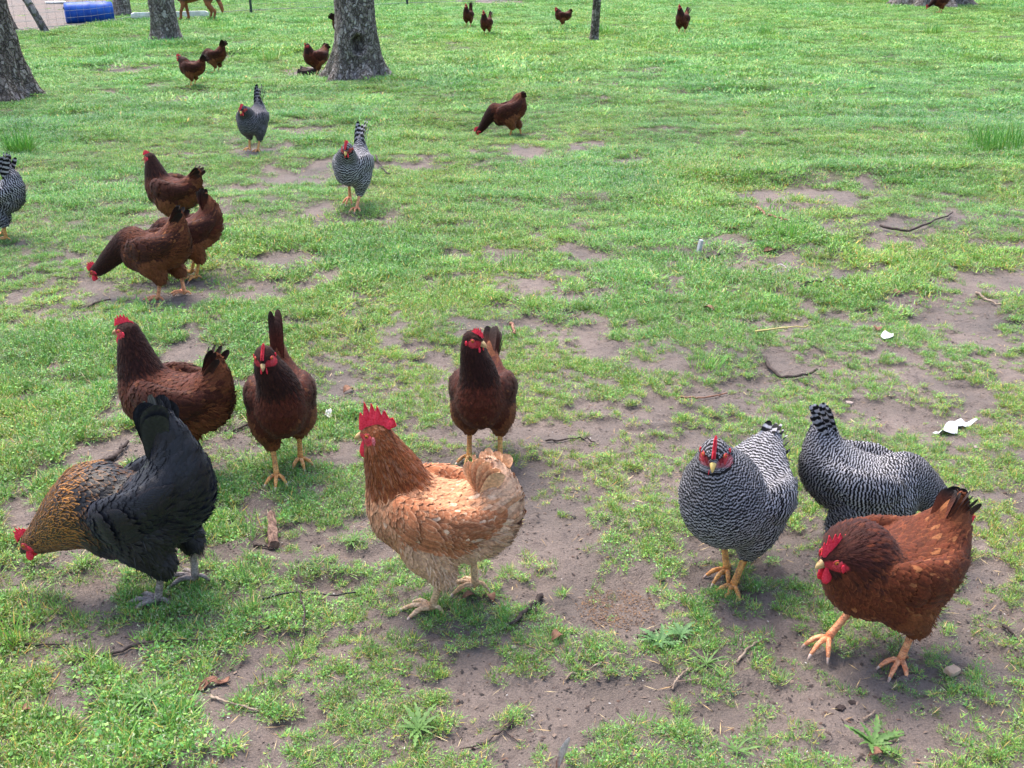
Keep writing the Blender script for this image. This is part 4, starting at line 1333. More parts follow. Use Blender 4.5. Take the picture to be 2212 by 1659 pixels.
def slab(name, p, size, rot, mat, label, cat, jit=0.0, seed=0, parent=None, group=None):
    """A flat broken piece with worn corners."""
    rng = np.random.default_rng(seed); sx, sy, sz = size
    n = 14; a = np.linspace(0, 2 * np.pi, n, endpoint=False)
    e = np.abs(np.cos(a)) ** .35 * np.sign(np.cos(a)), np.abs(np.sin(a)) ** .35 * np.sign(np.sin(a))
    rr = 1 + jit * rng.uniform(-1, 1, n)
    rings = []
    for zz, kk in ((0, .94), (.25, 1), (.8, 1), (1, .93)):
        rings.append(np.stack([e[0] * rr * kk * sx / 2, e[1] * rr * kk * sy / 2, np.full(n, zz * sz) + jit * sz * rng.uniform(-.5, .5, n)], 1))
    V = np.concatenate(rings + [np.array([[0, 0, 0], [0, 0, sz]])])
    i = np.arange(3)[:, None] * n; j = np.arange(n)[None]; k = (j + 1) % n
    Q = np.stack([i + j, i + k, i + n + k, i + n + j], -1).reshape(-1, 4)
    T = [[4 * n, (x + 1) % n, x] for x in range(n)] + [[4 * n + 1, 3 * n + x, 3 * n + (x + 1) % n] for x in range(n)]
    return add(name, mesh_np(name, V, Q, np.array(T), smooth=False), mat, parent, label, cat, group, loc=p, rot=rot)


M['white'] = noise_mat('weathered_white', lin(210, 208, 204), lin(236, 236, 234), 12, .6, .1)
pa, pb = gpt(284, 45.5), gpt(452, 41)
slab('board', (pa + pb) / 2 + [0, 0, .01], (np.linalg.norm(pb - pa), .06, .11), (0, 0, math.atan2(pb[1] - pa[1], pb[0] - pa[0])), M['white'], 'long white board lying on the ground below the dog', 'board')
g = Geo(); prof = [(.0, .0), (.16, .0), (.20, .05), (.205, .052), (.165, .008), (.0, .008)]; na = 28; an = np.linspace(0, 2 * np.pi, na, endpoint=False)
V = np.concatenate([np.stack([r_ * np.cos(an), r_ * np.sin(an), np.full(na, z_)], 1) for r_, z_ in prof]); i = np.arange(5)[:, None] * na; j = np.arange(na)[None]; k = (j + 1) % na
add('pan', mesh_np('pan', V, np.stack([i + j, i + k, i + na + k, i + na + j], -1).reshape(-1, 4)), M['white'], label='white shallow feeding pan on the bare yard', cat='pan', loc=gpt(120, 8.5))

# dog: black-saddled tan shepherd, head above the picture
def dog_mat():
    m, nt, bs = new_mat('dog_coat')
    c = attr(nt, 'Col').outputs['Color']; tc = nd(nt, 'ShaderNodeTexCoord')
    n = nd(nt, 'ShaderNodeTexNoise', inp={'Scale': 60.0, 'Detail': 4.0}); nt.links.new(tc.outputs['Object'], n.inputs['Vector'])
    hs = nd(nt, 'ShaderNodeHueSaturation'); nt.links.new(c, hs.inputs['Color']); nt.links.new(maprange(nt, n.outputs['Fac'], .3, .7, .7, 1.3), hs.inputs['Value'])
    nt.links.new(hs.outputs[0], bs.inputs['Base Color']); bs.inputs['Roughness'].default_value = .85
    bump(nt, bs, n.outputs['Fac'], .6, .01)
    return m


M['dog'] = dog_mat()
F = Field((-.75, -.25, -.02), (.85, .25, 1.0), .011)
LY = np.array([0, 1., 0])
def ch(rows, n, k=.03, reg=0):
    c = catmull(np.array(rows, float), n); F.chain(c[:, :3], c[:, 3:], LY, k, reg)
ch([(-.42, 0, .60, .09, .09, .10), (-.25, 0, .60, .105, .10, .11), (0, 0, .57, .12, .13, .14), (.22, 0, .56, .125, .14, .17), (.36, 0, .60, .095, .12, .13)], 10)
ch([(.34, 0, .64, .09, .10, .11), (.46, 0, .76, .075, .08, .085), (.53, 0, .86, .07, .07, .07)], 6)
ch([(.50, 0, .87, .075, .075, .075), (.60, 0, .87, .062, .058, .06), (.70, 0, .845, .036, .034, .036), (.77, 0, .835, .028, .028, .03)], 6, .02)
for sg in (1, -1):
    ch([(.50, .045 * sg, .92, .022, .022, .022), (.49, .06 * sg, .99, .012, .012, .012)], 2, .015)
    ch([(.26, .085 * sg, .52, .055, .08, .08), (.24, .09 * sg, .36, .042, .046, .046), (.26 + .05 * sg, .085 * sg, .20, .030, .032, .032), (.26 + .06 * sg, .085 * sg, .07, .026, .026, .026), (.31 + .06 * sg, .085 * sg, .025, .03, .025, .025)], 9, .02)
    x = -.36 - .07 * sg
    ch([(-.36, .08 * sg, .54, .062, .11, .11), (-.32 - .03 * sg, .09 * sg, .38, .050, .065, .065), (x - .06, .085 * sg, .235, .030, .036, .036), (x - .07, .085 * sg, .18, .024, .026, .026), (x - .03, .085 * sg, .06, .024, .024, .024), (x + .03, .085 * sg, .025, .03, .024, .024)], 10, .02)
ch([(-.46, 0, .60, .04, .04, .04), (-.58, 0, .46, .045, .045, .045), (-.64, 0, .30, .04, .04, .04), (-.66, 0, .20, .02, .02, .02)], 6)
F.finish(); V, Q = F.nets()
saddle = sstep(.42, .52, V[:, 2] + .03 * np.sin(V[:, 0] * 9)) * sstep(.50, .38, V[:, 0])
muz = sstep(.66, .70, V[:, 0])
cc = mixa(np.broadcast_to(lin(140, 84, 54), V.shape), np.broadcast_to(lin(28, 25, 25), V.shape), np.maximum(saddle, muz))
dog = add('dog', None, label='tan and black dog behind the wire, head out of view', cat='dog', loc=gpt(424, 49), rot=(0, 0, math.radians(176)))
dog.scale = (.70, .70, .70)
add('body', mesh_np('body', V, Q, attrs=dict(Col=vcol(cc, 1))), M['dog'], dog)
for sg in (1, -1):
    v_, q_ = ellipsoid(np.array([.60, .045 * sg, .90]), np.eye(3), (.012, .008, .012)); add('eye', mesh_np('eye', v_, q_), M['pupil'], dog)
v_, q_ = ellipsoid(np.array([.795, 0, .845]), np.eye(3), (.016, .02, .016)); add('nose', mesh_np('nose', v_, q_), M['pupil'], dog)
# ---------------------------------------------------------------- the flock
def hp(x, y): return (x, y, gz(x, y))


HENS = [
 dict(label='black hen with golden-laced neck pecking at the left edge', breed='black', pos=(-.80, 2.01), yaw=175, sc=1.08, pitch=-26, tail=96, head=(.245, -.002, .098), hpitch=-38, nup=0,
      tail_w=.050, tail_len=.105, tail_spread=4, tail_open=.45, cushion=1.25, neck_base=1.6, neck_thick=1.15, comb=.75, wattle=.9, beak='beak_dark', legm='leg_grey', clawm='claw_dark', seed=11, L=(-.025, .04), R=(-.071, -.047), fat=.92, tail_light=0),
 dict(label='light tan hen with a tall red comb and cream tail', breed='tan', pos=(-.158, 1.97), yaw=168, sc=1.03, pitch=7, tail=92, head=(.135, .010, .375), hpitch=-8,
      comb=1.95, teeth=6, wattle=1.55, lobe='lobe', legm='leg_pale', seed=12, L=(-.005, .041), R=(-.078, -.046, .012), fat=.9, tail_len=.075, tail_spread=8, tail_w=.034, tail_open=.9, neck_thick=1.05, neck_base=1.2),
 dict(label='black and white barred hen facing the camera head-on', breed='bar', pos=(.50, 2.08), yaw=-126, sc=1.0, pitch=6, tail=28, head=(.150, .0, .368), hyaw=22, hpitch=-25, hock=.15,
      comb=1.0, wattle=1.2, beak='beak_yellow', legm='leg', seed=13, L=(.02, .024), R=(-.031, -.016), fat=1.03, tail_len=.07, tail_w=.02, tail_spread=8, neck_thick=1.1, neck_base=1.75),
 dict(label='black and white barred hen turned away behind the rust-red hen', breed='bar', pos=(.83, 2.19), yaw=-15, sc=.92, pitch=-9, tail=70, head=(.227, .007, .119), hpitch=-30, nup=0,
      comb=.9, beak='beak_yellow', seed=14, R=(-.063, -.043), L=(.02, .045), fat=.95, tail_len=.10, tail_spread=4, tail_w=.022, tail_n=5),
 dict(label='rust-red hen stepping forward at the right front', breed='red', pos=(.755, 1.80), yaw=200, sc=.98, pitch=0, tail=62, head=(.165, .007, .262), hpitch=-10, lift_R=.25,
      comb=1.4, wattle=1.5, legm='leg_orange', seed=15, L=(-.033, .041), R=(.088, -.042, .03), fat=.98, tail_len=.075, tail_spread=5, neck_thick=1.15, neck_base=1.4, nup=.08, nfwd=.2, pal=dict(neck_shift=.05), toe_yaw=25, tail_light=.9, tail_open=.3, tail_w=.034),
 dict(label='dark brown hen standing tall behind the black hen', breed='dark', pos=(-.905, 2.60), yaw=168, sc=1.0, pitch=7, tail=72, head=(.120, .0, .385), hpitch=-8, comb=.95, wattle=1.05, seed=16, tail_n=4, fat=.85, tail_len=.085, tail_spread=5, tail_w=.02,
      pal=dict(fluff=lin(110, 64, 38), edge=lin(98, 56, 33), body=lin(72, 34, 22), breast=lin(78, 38, 23))),
 dict(label='dark brown hen facing the camera with its tail held upright', breed='dark', pos=(-.62, 2.61), yaw=-78, sc=.96, pitch=8, tail=78, head=(.130, -.03, .375), hyaw=-8, hpitch=-25,
      comb=1.0, comb_lean=.15, seed=17, L=(-.04, .04), R=(.05, -.028), fat=.76, tail_len=.14, tail_spread=4, tail_w=.036, tail_n=5, tail_light=1, tail_open=.14, pal=dict(tailtip=lin(52, 32, 26))),
 dict(label='dark brown hen in the middle facing the camera, head turned right', breed='dark', pos=(-.08, 2.68), yaw=-96, sc=.92, pitch=14, tail=36, head=(.108, -.008, .410), hyaw=62, hpitch=-8,
      comb=.75, wattle=.8, tail_open=.4, seed=18, L=(-.003, .052), R=(-.002, -.043), fat=.78, tail_len=.12, tail_spread=4, tail_light=.9),
 dict(label='mahogany hen with upright neck behind two pecking hens at left', breed='dark', pos=(-1.65, 5.12), yaw=165, sc=.94, pitch=9, tail=52, head=(.120, 0, .365), comb=.8, seed=19, tail_n=4, tail_light=.8, tail_w=.026, fat=.85, lod=1, tail_len=.08, tail_spread=5),
 dict(label='mahogany hen with its head hidden behind the pecking hen at left', breed='dark', pos=(-1.38, 4.41), yaw=200, sc=.92, pitch=-13, tail=92, head=(.24, 0, .12), hpitch=-35, nup=0, seed=20, tail_n=4, tail_light=.8, tail_w=.026, L=(-.015, .046), fat=.85, lod=1, tail_len=.09, tail_spread=5),
 dict(label='reddish brown hen pecking at bare earth on the left', breed='red', pos=(-1.44, 4.13), yaw=172, sc=.97, pitch=-9, tail=64, head=(.258, .012, .098), hpitch=-35, nup=0, comb=.95, legm='leg_orange', seed=21, tail_n=4, tail_light=.8, tail_w=.026, L=(-.018, .040), R=(-.096, -.048), fat=.9, tail_len=.09, tail_spread=5,
      pal=dict(body=lin(70, 34, 23), neck=lin(38, 18, 16), wing=lin(54, 27, 22), fluff=lin(104, 60, 37))),
 dict(label='barred grey hen partly cut off by the left edge', breed='bar', pos=(-2.45, 4.97), yaw=178, sc=.95, pitch=-3, tail=90, head=(.2, 0, .25), seed=22, L=(-.06, .040), fat=.9, lod=1, tail_len=.12, legm='leg', tail_spread=5),
 dict(label='dark grey barred hen walking toward the camera near the tree', breed='grey', pos=(-1.74, 7.26), yaw=-103, sc=.94, pitch=1, tail=72, head=(.172, .012, .30), hpitch=-25, seed=23, tail_n=4, tail_w=.022, L=(.032, .041), R=(-.014, -.043), fat=.9, lod=1, tail_len=.15, tail_spread=3, comb=1.0, beak='beak_yellow'),
 dict(label='pale barred hen striding toward the camera on one leg', breed='bar', pos=(-.83, 5.56), yaw=-102, sc=1.0, pitch=3, tail=68, head=(.162, .03, .322), hpitch=-30, seed=24, tail_n=4, tail_w=.022, L=(.055, .032), R=(-.06, -.045, .03), fat=.82, lod=1, tail_len=.14, tail_spread=3, comb=1.1, legm='leg_orange', beak='beak_yellow'),
 dict(label='dark mahogany hen pecking alone in the middle of the field', breed='dark', pos=(-.04, 7.95), yaw=182, sc=.92, pitch=-20, tail=38, head=(.225, 0, .045), hpitch=-45, nup=0, seed=25, L=(-.021, .044), R=(-.12, -.047), fat=.88, lod=1, tail_len=.06, tail_w=.022, cushion=.6, tail_light=1, tail_n=4),
 dict(label='brown hen in the left background, nearer of the overlapping pair', breed='dark', pos=(-3.01, 10.36), yaw=166, sc=.82, pitch=6, tail=42, head=(.155, 0, .305), seed=26, fat=.9, lod=2, tail_len=.10),
 dict(label='brown hen in the left background, pecking behind the other', breed='dark', pos=(-3.09, 11.5), yaw=160, sc=.84, pitch=-10, tail=55, head=(.24, 0, .09), hpitch=-40, nup=0, seed=27, fat=.9, lod=2, tail_len=.10),
 dict(label='brown hen standing just left of the hollow tree trunk', breed='dark', pos=(-2.03, 11.45), yaw=225, sc=.93, pitch=4, tail=50, head=(.120, 0, .325), seed=28, L=(.041, .045), R=(-.016, -.046), fat=.95, lod=2, comb=.5, legm='leg_orange', tail_len=.07),
 dict(label='brown hen half hidden behind the hollow tree trunk', breed='dark', pos=(-2.20, 14.74), yaw=20, sc=.95, pitch=0, tail=50, head=(.13, 0, .34), seed=29, fat=.9, lod=2, legm='leg_orange'),
 dict(label='far brown hen, left one of the close pair, tail raised', breed='dark', pos=(-.67, 17.2), yaw=-112, sc=.84, pitch=8, tail=78, head=(.12, .006, .365), seed=30, fat=.75, lod=2, tail_len=.15, tail_spread=3),
 dict(label='far brown hen, right one of the close pair, deep in grass', breed='dark', pos=(-.36, 15.7), yaw=-115, sc=.82, pitch=10, tail=56, head=(.12, .002, .37), seed=31, fat=.85, lod=2, tail_len=.13, tail_spread=3),
 dict(label='far brown hen just left of the slim sapling', breed='dark', pos=(.77, 17.15), yaw=190, sc=.82, pitch=8, tail=45, head=(.130, .004, .31), seed=32, L=(.05, .045), R=(-.03, -.045), fat=.9, lod=2, tail_len=.06),
 dict(label='far dark brown hen standing right of the slim sapling', breed='dark', pos=(2.45, 16.13), yaw=-122, sc=.97, pitch=10, tail=48, head=(.125, -.01, .375), seed=33, fat=.85, lod=2, tail_len=.13, tail_spread=3),
 dict(label='far brown hen at the top edge before the wide roots', breed='dark', pos=(7.66, 20.2), yaw=187, sc=.95, pitch=-6, tail=60, head=(.24, 0, .10), hpitch=-30, nup=0, seed=34, L=(-.02, .045), R=(-.03, -.045), fat=.9, lod=2),
]
for h in HENS:
    if h.get('nup', 1) != 0:
        a_ = math.radians(h['yaw']); k_ = .012 * h['sc']
        h['pos'] = (h['pos'][0] + k_ * math.cos(a_), h['pos'][1] + k_ * math.sin(a_))
    h['pos'] = hp(*h['pos'])
    build_hen(h)
# ---------------------------------------------------------------- litter: sticks, scraps, weeds
M['stick_dark'] = noise_mat('wet_dark_twig', lin(40, 31, 30), lin(73, 62, 58), 60, .8, .6, .003)
M['stick_pale'] = noise_mat('dry_pale_twig', lin(112, 94, 80), lin(159, 142, 126), 60, .8, .5, .003)
M['stick_red'] = noise_mat('reddish_bark', lin(94, 60, 48), lin(147, 109, 90), 45, .85, .8, .006)
M['log'] = noise_mat('dull_log_bark', lin(84, 64, 56), lin(140, 114, 100), 60, .9, 1.0, .01)
M['straw'] = noise_mat('yellow_straw', lin(164, 149, 87), lin(186, 173, 117), 60, .7, .2, .002)
M['cable'] = noise_mat('black_cable', lin(13, 13, 15), lin(28, 28, 30), 60, .45, .1, .001)
M['paper'] = noise_mat('white_paper', lin(179, 179, 181), lin(199, 199, 201), 25, .7, .3, .006)
M['stone'] = noise_mat('pinkish_stone', lin(126, 110, 105), lin(161, 147, 141), 40, .8, .5, .004)
M['chip'] = noise_mat('pale_wood', lin(154, 126, 102), lin(186, 164, 142), 40, .7, .3, .002)
M['dead_leaf'] = noise_mat('dead_leaf', lin(94, 63, 48), lin(147, 110, 87), 50, .75, .4, .003)
M['clod'] = noise_mat('dark_clod', lin(43, 35, 33), lin(73, 60, 57), 40, .9, .8, .01)


def stick(label, vs, r, mat='stick_dark', name='stick', lift=None, branches=(), seed=0, cat='stick', n=14):
    rng = np.random.default_rng(seed + int(vs[0][0])); r = r * .8
    def path(vs, r, n):
        P = np.array([gpt(*v) for v in vs]); c = catmull(P, n) if len(P) > 2 else P[0] + (P[-1] - P[0]) * np.linspace(0, 1, n + 1)[:, None]
        c = c + rng.normal(0, r * .45, c.shape)
        c[:, 2] = np.array([gz(x, y) for x, y in c[:, :2]]) + r * .8 + (lift or .004)
        return c
    g = Geo(); c = path(vs, r, n); o = c[0].copy()
    rr = r * np.linspace(1.1, .6, len(c)) * rng.uniform(.85, 1.15, len(c))
    g.tube(c - o, rr, 7)
    for bv in branches:
        c2 = path(bv, r * .6, 8); g.tube(c2 - o, np.linspace(r * .7, r * .3, len(c2)), 6)
    return add(name, g.mesh(name), M[mat], label=label, cat=cat, loc=o)


stick('short thick dark branch lying left of the black hen', [(222, 1002), (250, 985), (277, 962)], .010, seed=1)
stick('thin forked dark twig just below the short thick branch', [(205, 1008), (245, 1013), (300, 1003)], .0045, branches=[[(245, 1013), (262, 1024)]], seed=2)
stick('long thin dark twig across the mud at lower left', [(181, 1433), (240, 1418), (300, 1406), (380, 1400), (468, 1397)], .0042, seed=3)
stick('thin dark twig at the left edge below the black hen', [(0, 1397), (70, 1391), (150, 1393)], .0036, seed=4)
stick('black cable lying in the grass left of the tan hen', [(567, 1312), (600, 1302), (650, 1293), (700, 1288), (770, 1293)], .0036, 'cable', 'cable', .008, seed=5, cat='cable')
stick('dark twig running down from under the black cable', [(640, 1282), (652, 1310), (660, 1345), (655, 1400)], .0034, seed=6, lift=.010)
stick('knobbly dark branch right of the tan hen feet', [(1172, 1300), (1150, 1322), (1130, 1344), (1102, 1368)], .0075, branches=[[(1150, 1322), (1158, 1340)]], seed=7)
stick('forked grey twig at the bottom middle', [(1111, 1559), (1088, 1579), (1046, 1609), (995, 1618)], .0030, branches=[[(1088, 1579), (1123, 1605)]], seed=8)
stick('pale thin twig at the lower left among yellow grass', [(456, 1507), (487, 1526), (563, 1549)], .0036, 'stick_pale', seed=9)
stick('thin twig lying left of the green weed by the feed', [(1220, 1472), (1262, 1455), (1300, 1445)], .0032, 'stick_pale', seed=10)
stick('short dark stick right of the brown feed patch', [(1375, 1384), (1405, 1372), (1424, 1366)], .0042, seed=11)
stick('pale crossed twig in the mud below the green weed', [(1452, 1492), (1482, 1460)], .0030, 'stick_pale', branches=[[(1448, 1488), (1510, 1478)]], seed=12)
stick('small twig on the mud left of the rust-red hen feet', [(1590, 1437), (1620, 1412), (1650, 1392)], .0034, 'stick_pale', seed=13)
stick('tiny twig on dark mud below the rust-red hen', [(1865, 1560), (1890, 1545)], .0034, 'stick_pale', seed=14)
stick('pale stick at the right edge in the grass', [(2107, 644), (2132, 655), (2161, 667)], .0075, 'stick_pale', seed=15)
stick('yellow straw stalk in the grass at right', [(1630, 733), (1690, 724), (1744, 717)], .0045, 'straw', 'straw', seed=16, cat='straw', lift=.012)
stick('curved dark root in the scraped hollow at right', [(1650, 784), (1664, 803), (1690, 820), (1731, 822), (1761, 808)], .008, seed=17, lift=.006)
stick('thin brown twig right of the middle hen', [(1469, 858), (1519, 862), (1570, 851)], .0042, 'stick_red', seed=18)
stick('dark twig lying along the large bare patch', [(1727, 629), (1762, 622), (1800, 612)], .0060, seed=19)
stick('brown stick slanting through the grass above the large bare patch', [(1631, 463), (1662, 480), (1699, 499)], .0090, 'stick_red', seed=20, lift=.015)
stick('long curved dark twig above the right bare patches', [(1898, 504), (1930, 513), (1961, 515), (2010, 500), (2052, 481)], .0080, seed=21, lift=.015)
stick('dark twig beside the large bare patch at its left end', [(1510, 566), (1535, 560), (1558, 552)], .010, branches=[[(1520, 556), (1545, 566)]], seed=22)
stick('reddish bark stick in the grass right of the middle hen', [(1103, 707), (1108, 722), (1113, 734)], .0075, 'stick_red', seed=23, lift=.01)
stick('white tangled string on the large bare patch', [(1647, 597), (1660, 582), (1684, 571), (1700, 579), (1704, 590), (1672, 594)], .0018, 'paper', 'string', seed=24, cat='string')
stick('dark stick in the grass right of the striding barred hen', [(812, 352), (830, 378), (842, 388)], .0070, seed=25, lift=.02)
stick('dark twig left of the mahogany hen pecking at left', [(190, 672), (214, 660), (240, 652)], .0060, seed=26)
stick('thin grey twig right of the dark hen with upright tail', [(700, 880), (738, 898), (770, 905)], .0034, seed=27)
stick('thin dark twig in the grass at right of the tan hen tail', [(1180, 962), (1230, 958), (1285, 966)], .0034, seed=28)
stick('small twig on the mud by the hen with upright tail', [(778, 700), (788, 722)], .0046, seed=29)
stick('thin curved twig at the lower right edge', [(2165, 1355), (2190, 1372), (2212, 1390)], .0040, seed=30)
stick('dark twig on the bare earth behind the black hen tail', [(505, 935), (540, 922), (585, 914)], .0046, seed=31)

# bark log
p = gpt(592, 1186); g = Geo()
rng = np.random.default_rng(5)
n = 16; an = np.linspace(0, 2 * np.pi, n, endpoint=False); rings = []
dv = gpt(588, 1130) - p; ln = np.linalg.norm(dv); dv = dv / ln
sdv = np.array([dv[1], -dv[0], 0]); L_ = 9
for k in range(L_):
    t = k / (L_ - 1); rr = .0120 * (1 - .25 * t) * (1 + .26 * rng.uniform(-1, 1, n))
    rings.append(dv * ln * t + np.array([0, 0, .016 + .012 * t]) + rr[:, None] * (np.cos(an)[:, None] * sdv + np.sin(an)[:, None] * np.array([0, 0, 1.])))
V = np.concatenate(rings + [[dv * 0 + [0, 0, .016]], [dv * ln + [0, 0, .028]]]); i = np.arange(L_ - 1)[:, None] * n; j = np.arange(n)[None]; k = (j + 1) % n
T = [[L_ * n, (x + 1) % n, x] for x in range(n)] + [[L_ * n + 1, (L_ - 1) * n + x, (L_ - 1) * n + (x + 1) % n] for x in range(n)]
add('log', mesh_np('log', V, np.stack([i + j, i + k, i + n + k, i + n + j], -1).reshape(-1, 4), np.array(T), smooth=False), M['log'], label='short reddish bark log lying between the black and tan hens', cat='log', loc=p)
stick('dark twig crossing under the short reddish log', [(548, 1180), (575, 1183), (590, 1190)], .0046, seed=33)


def sheet(name, label, cat, mat, vs, amp=.01, seed=0, thick=.0012, lift=.006):
    """A crumpled flat scrap: outline on the ground, filled with a wavy sheet."""
    rng = np.random.default_rng(seed)
    O = np.array([gpt(*v) for v in vs]); c0 = O.mean(0)
    n = len(O) * 4; idx = np.linspace(0, len(O), n, endpoint=False); a = idx.astype(int); f_ = (idx - a)[:, None]
    E = O[a] * (1 - f_) + O[(a + 1) % len(O)] * f_
    rings = []; K = 5
    for k in range(1, K + 1):
        R = c0 + (E - c0) * k / K
        w = amp * (fbm(R[:, 0] * 28 + seed, R[:, 1] * 28, seed=seed, oct=2) - .3)
        R = R.copy(); R[:, 2] = np.array([gz(x, y) for x, y in R[:, :2]]) + lift + np.maximum(w, 0) * (1 + .6 * (k == K))
        rings.append(R)
    top = np.concatenate([[c0 + [0, 0, lift + amp * .4]]] + rings); bot = top - [0, 0, thick]
    V = np.concatenate([top, bot]) - c0; m_ = len(top); Q, T = [], []
    for k in range(K - 1):
        for x in range(n):
            y = (x + 1) % n; q = [1 + k * n + x, 1 + (k + 1) * n + x, 1 + (k + 1) * n + y, 1 + k * n + y]; Q.append(q); Q.append([z + m_ for z in q[::-1]])
    for x in range(n):
        y = (x + 1) % n; T.append([0, 1 + x, 1 + y]); T.append([m_, m_ + 1 + y, m_ + 1 + x])
        e = 1 + (K - 1) * n; Q.append([e + x, m_ + e + x, m_ + e + y, e + y])
    return add(name, mesh_np(name, V, np.array(Q), np.array(T)), mat, label=label, cat=cat, loc=c0)


sheet('paper_scrap', 'torn white paper scrap on the mud behind the barred hen', 'paper', M['paper'], [(2012, 947), (2030, 936), (2052, 930), (2058, 916), (2078, 920), (2110, 921), (2088, 932), (2066, 937), (2066, 948), (2040, 950)], .022, 1)
sheet('plastic_scrap', 'small white plastic scrap half under grass at right', 'scrap', M['paper'], [(1900, 740), (1912, 735), (1926, 738), (1927, 746), (1908, 748)], .02, 2)
sheet('plastic_scrap', 'white flat chip left of the dark brown hen breast', 'scrap', M['paper'], [(262, 910), (270, 903), (284, 904), (288, 909), (274, 914)], .006, 3)
sheet('paper_scrap', 'tiny crumpled white scrap between the upright-tailed and tan hens', 'paper', M['paper'], [(702, 907), (706, 899), (714, 899), (720, 907), (712, 913)], .02, 4)
sheet('bark_strip', 'pinkish curled bark strip on the lower left mud', 'bark', M['stick_red'], [(418, 1493), (440, 1482), (470, 1470), (497, 1462), (492, 1474), (462, 1484), (436, 1495)], .012, 5)
slab('wood_chip', gpt(2052, 1470) + [0, 0, .004], (.030, .020, .011), (.1, .05, .5), M['chip'], 'pale broken wood chip on the mud at lower right', 'chip', .12, 4)
slab('white_stake', gpt(1508, 545) + [0, 0, .0], (.018, .018, .07), (.1, .12, .5), M['paper'], 'little white stake standing in the grass at mid right', 'stake', .05, 5)
slab('pebble', gpt(1833, 873) + [0, 0, -.004], (.022, .018, .014), (.1, .05, .2), M['stone'], 'small pinkish stone in the grass right of the barred hen head', 'stone', .15, 6)
slab('pebble', gpt(2105, 975) + [0, 0, -.004], (.014, .012, .010), (.1, .05, .9), M['stone'], 'tiny pale stone below the torn white paper', 'stone', .15, 7)
slab('pebble', gpt(2150, 1275) + [0, 0, -.004], (.016, .014, .010), (.1, .05, .4), M['clod'], 'small dark stone right of the rust-red hen tail', 'stone', .15, 8)
slab('pebble', gpt(1108, 1413) + [0, 0, -.004], (.012, .010, .008), (.1, .05, .7), M['stone'], 'tiny pale stone below the knobbly dark branch', 'stone', .15, 8)
slab('dirt_clod', gpt(1815, 1535) + [0, 0, -.005], (.016, .014, .010), (.1, .05, .7), M['clod'], 'lump of dark mud below the rust-red hen', 'clod', .25, 9)
slab('dirt_clod', gpt(1840, 1520) + [0, 0, -.005], (.012, .010, .008), (.1, .05, .1), M['clod'], 'smaller dark mud lump beside the larger one', 'clod', .25, 10)
slab('dirt_clod', gpt(668, 161) + [0, 0, -.02], (.20, .16, .10), (.1, .05, .1), M['clod'], 'dark heap of earth at the feet of the hen by the hollow tree', 'clod', .25, 11)


def leaf(label, vx, vy, ln, wd, rz, seed, mat='dead_leaf', curl=.35):
    t = np.linspace(0, 1, 8); w = wd * np.sin(np.pi * np.clip(t * .96 + .02, 0, 1)) ** .8; P = []
    rng = np.random.default_rng(seed)
    for a, b in zip(t, w):
        for x in (-1, -.5, 0, .5, 1):
            P.append((ln * (a - .5), x * b, curl * wd * abs(x) ** 1.5 + .012 * math.sin(a * 3) + rng.uniform(-.001, .001)))
    i = np.arange(7)[:, None] * 5 + np.arange(4)[None]
    P = np.array(P); V = np.concatenate([P, P - [0, 0, .0009]]); Q = np.stack([i, i + 1, i + 6, i + 5], -1).reshape(-1, 4)
    return add('dead_leaf', mesh_np('dead_leaf', V, np.concatenate([Q, Q[:, ::-1] + 40])), M[mat], label=label, cat='leaf', group='dead leaves', loc=gpt(vx, vy, .004), rot=(.1, .05, rz))


for a in [('curled pink-brown dead leaf behind the tan hen leg', 1012, 1306, .034, .008, .5, 1), ('brown dead leaf right of the middle hen legs', 1060, 1302, .030, .010, 1.9, 2),
          ('brown dead leaf on the mud below the tan hen', 1202, 1392, .030, .011, .8, 3), ('rusty dead leaf on the large bare patch', 1938, 642, .05, .018, .6, 4),
          ('orange-brown leaf at the top of the large bare patch', 1662, 548, .07, .022, .5, 5), ('small dry leaf right of the dark hen with upright tail', 752, 848, .04, .015, .9, 6),
          ('dry leaf in the grass by the right bare patches', 1580, 505, .07, .02, 2.8, 7), ('pale dry leaf left of the small pinkish stone', 1893, 722, .04, .016, 1.3, 8),
          ('dry curled leaf in the grass right of the barred hen', 1530, 678, .05, .016, 2.4, 9), ('small brown leaf at the lower left among yellow grass', 60, 1545, .025, .008, .4, 10),
          ('small pale leaf on the lower right mud', 2035, 1290, .022, .008, 2.0, 11), ('light dry leaf in the grass at bottom right', 1890, 1640, .03, .008, .2, 12)]:
    leaf(*a)

# dropped feather at the bottom edge
t = np.linspace(0, 1, 10); w = .008 * np.interp(t, [0, .2, .6, .9, 1], [.15, .8, 1, .6, .05]); P = []; C_ = []
for a, b in zip(t, w):
    for x in (-1, 0, 1):
        P.append((b * x, .004 * abs(x) - .012 * a * a, .068 * a)); C_.append(mixa(lin(189, 173, 164)[None], lin(147, 87, 60)[None], np.array([sstep(.3, .9, 1 - a) if x else .1]))[0])
i = np.arange(9)[:, None] * 3 + np.arange(2)[None]; C_ = np.array(C_)
add('feather', mesh_np('feather', P, np.stack([i, i + 1, i + 4, i + 3], -1).reshape(-1, 4), attrs=dict(Col=vcol(C_, 1), Col2=vcol(C_ * 1.1, 1), lace=np.full(30, .3), fa=np.stack([np.tile([-1., 0, 1], 10), np.repeat(t, 3), np.zeros(30)], 1))), M['plume'],
    label='dropped tan and white feather standing up at the bottom edge', cat='feather', loc=gpt(1205, 1672), rot=(-.2, .35, .4))

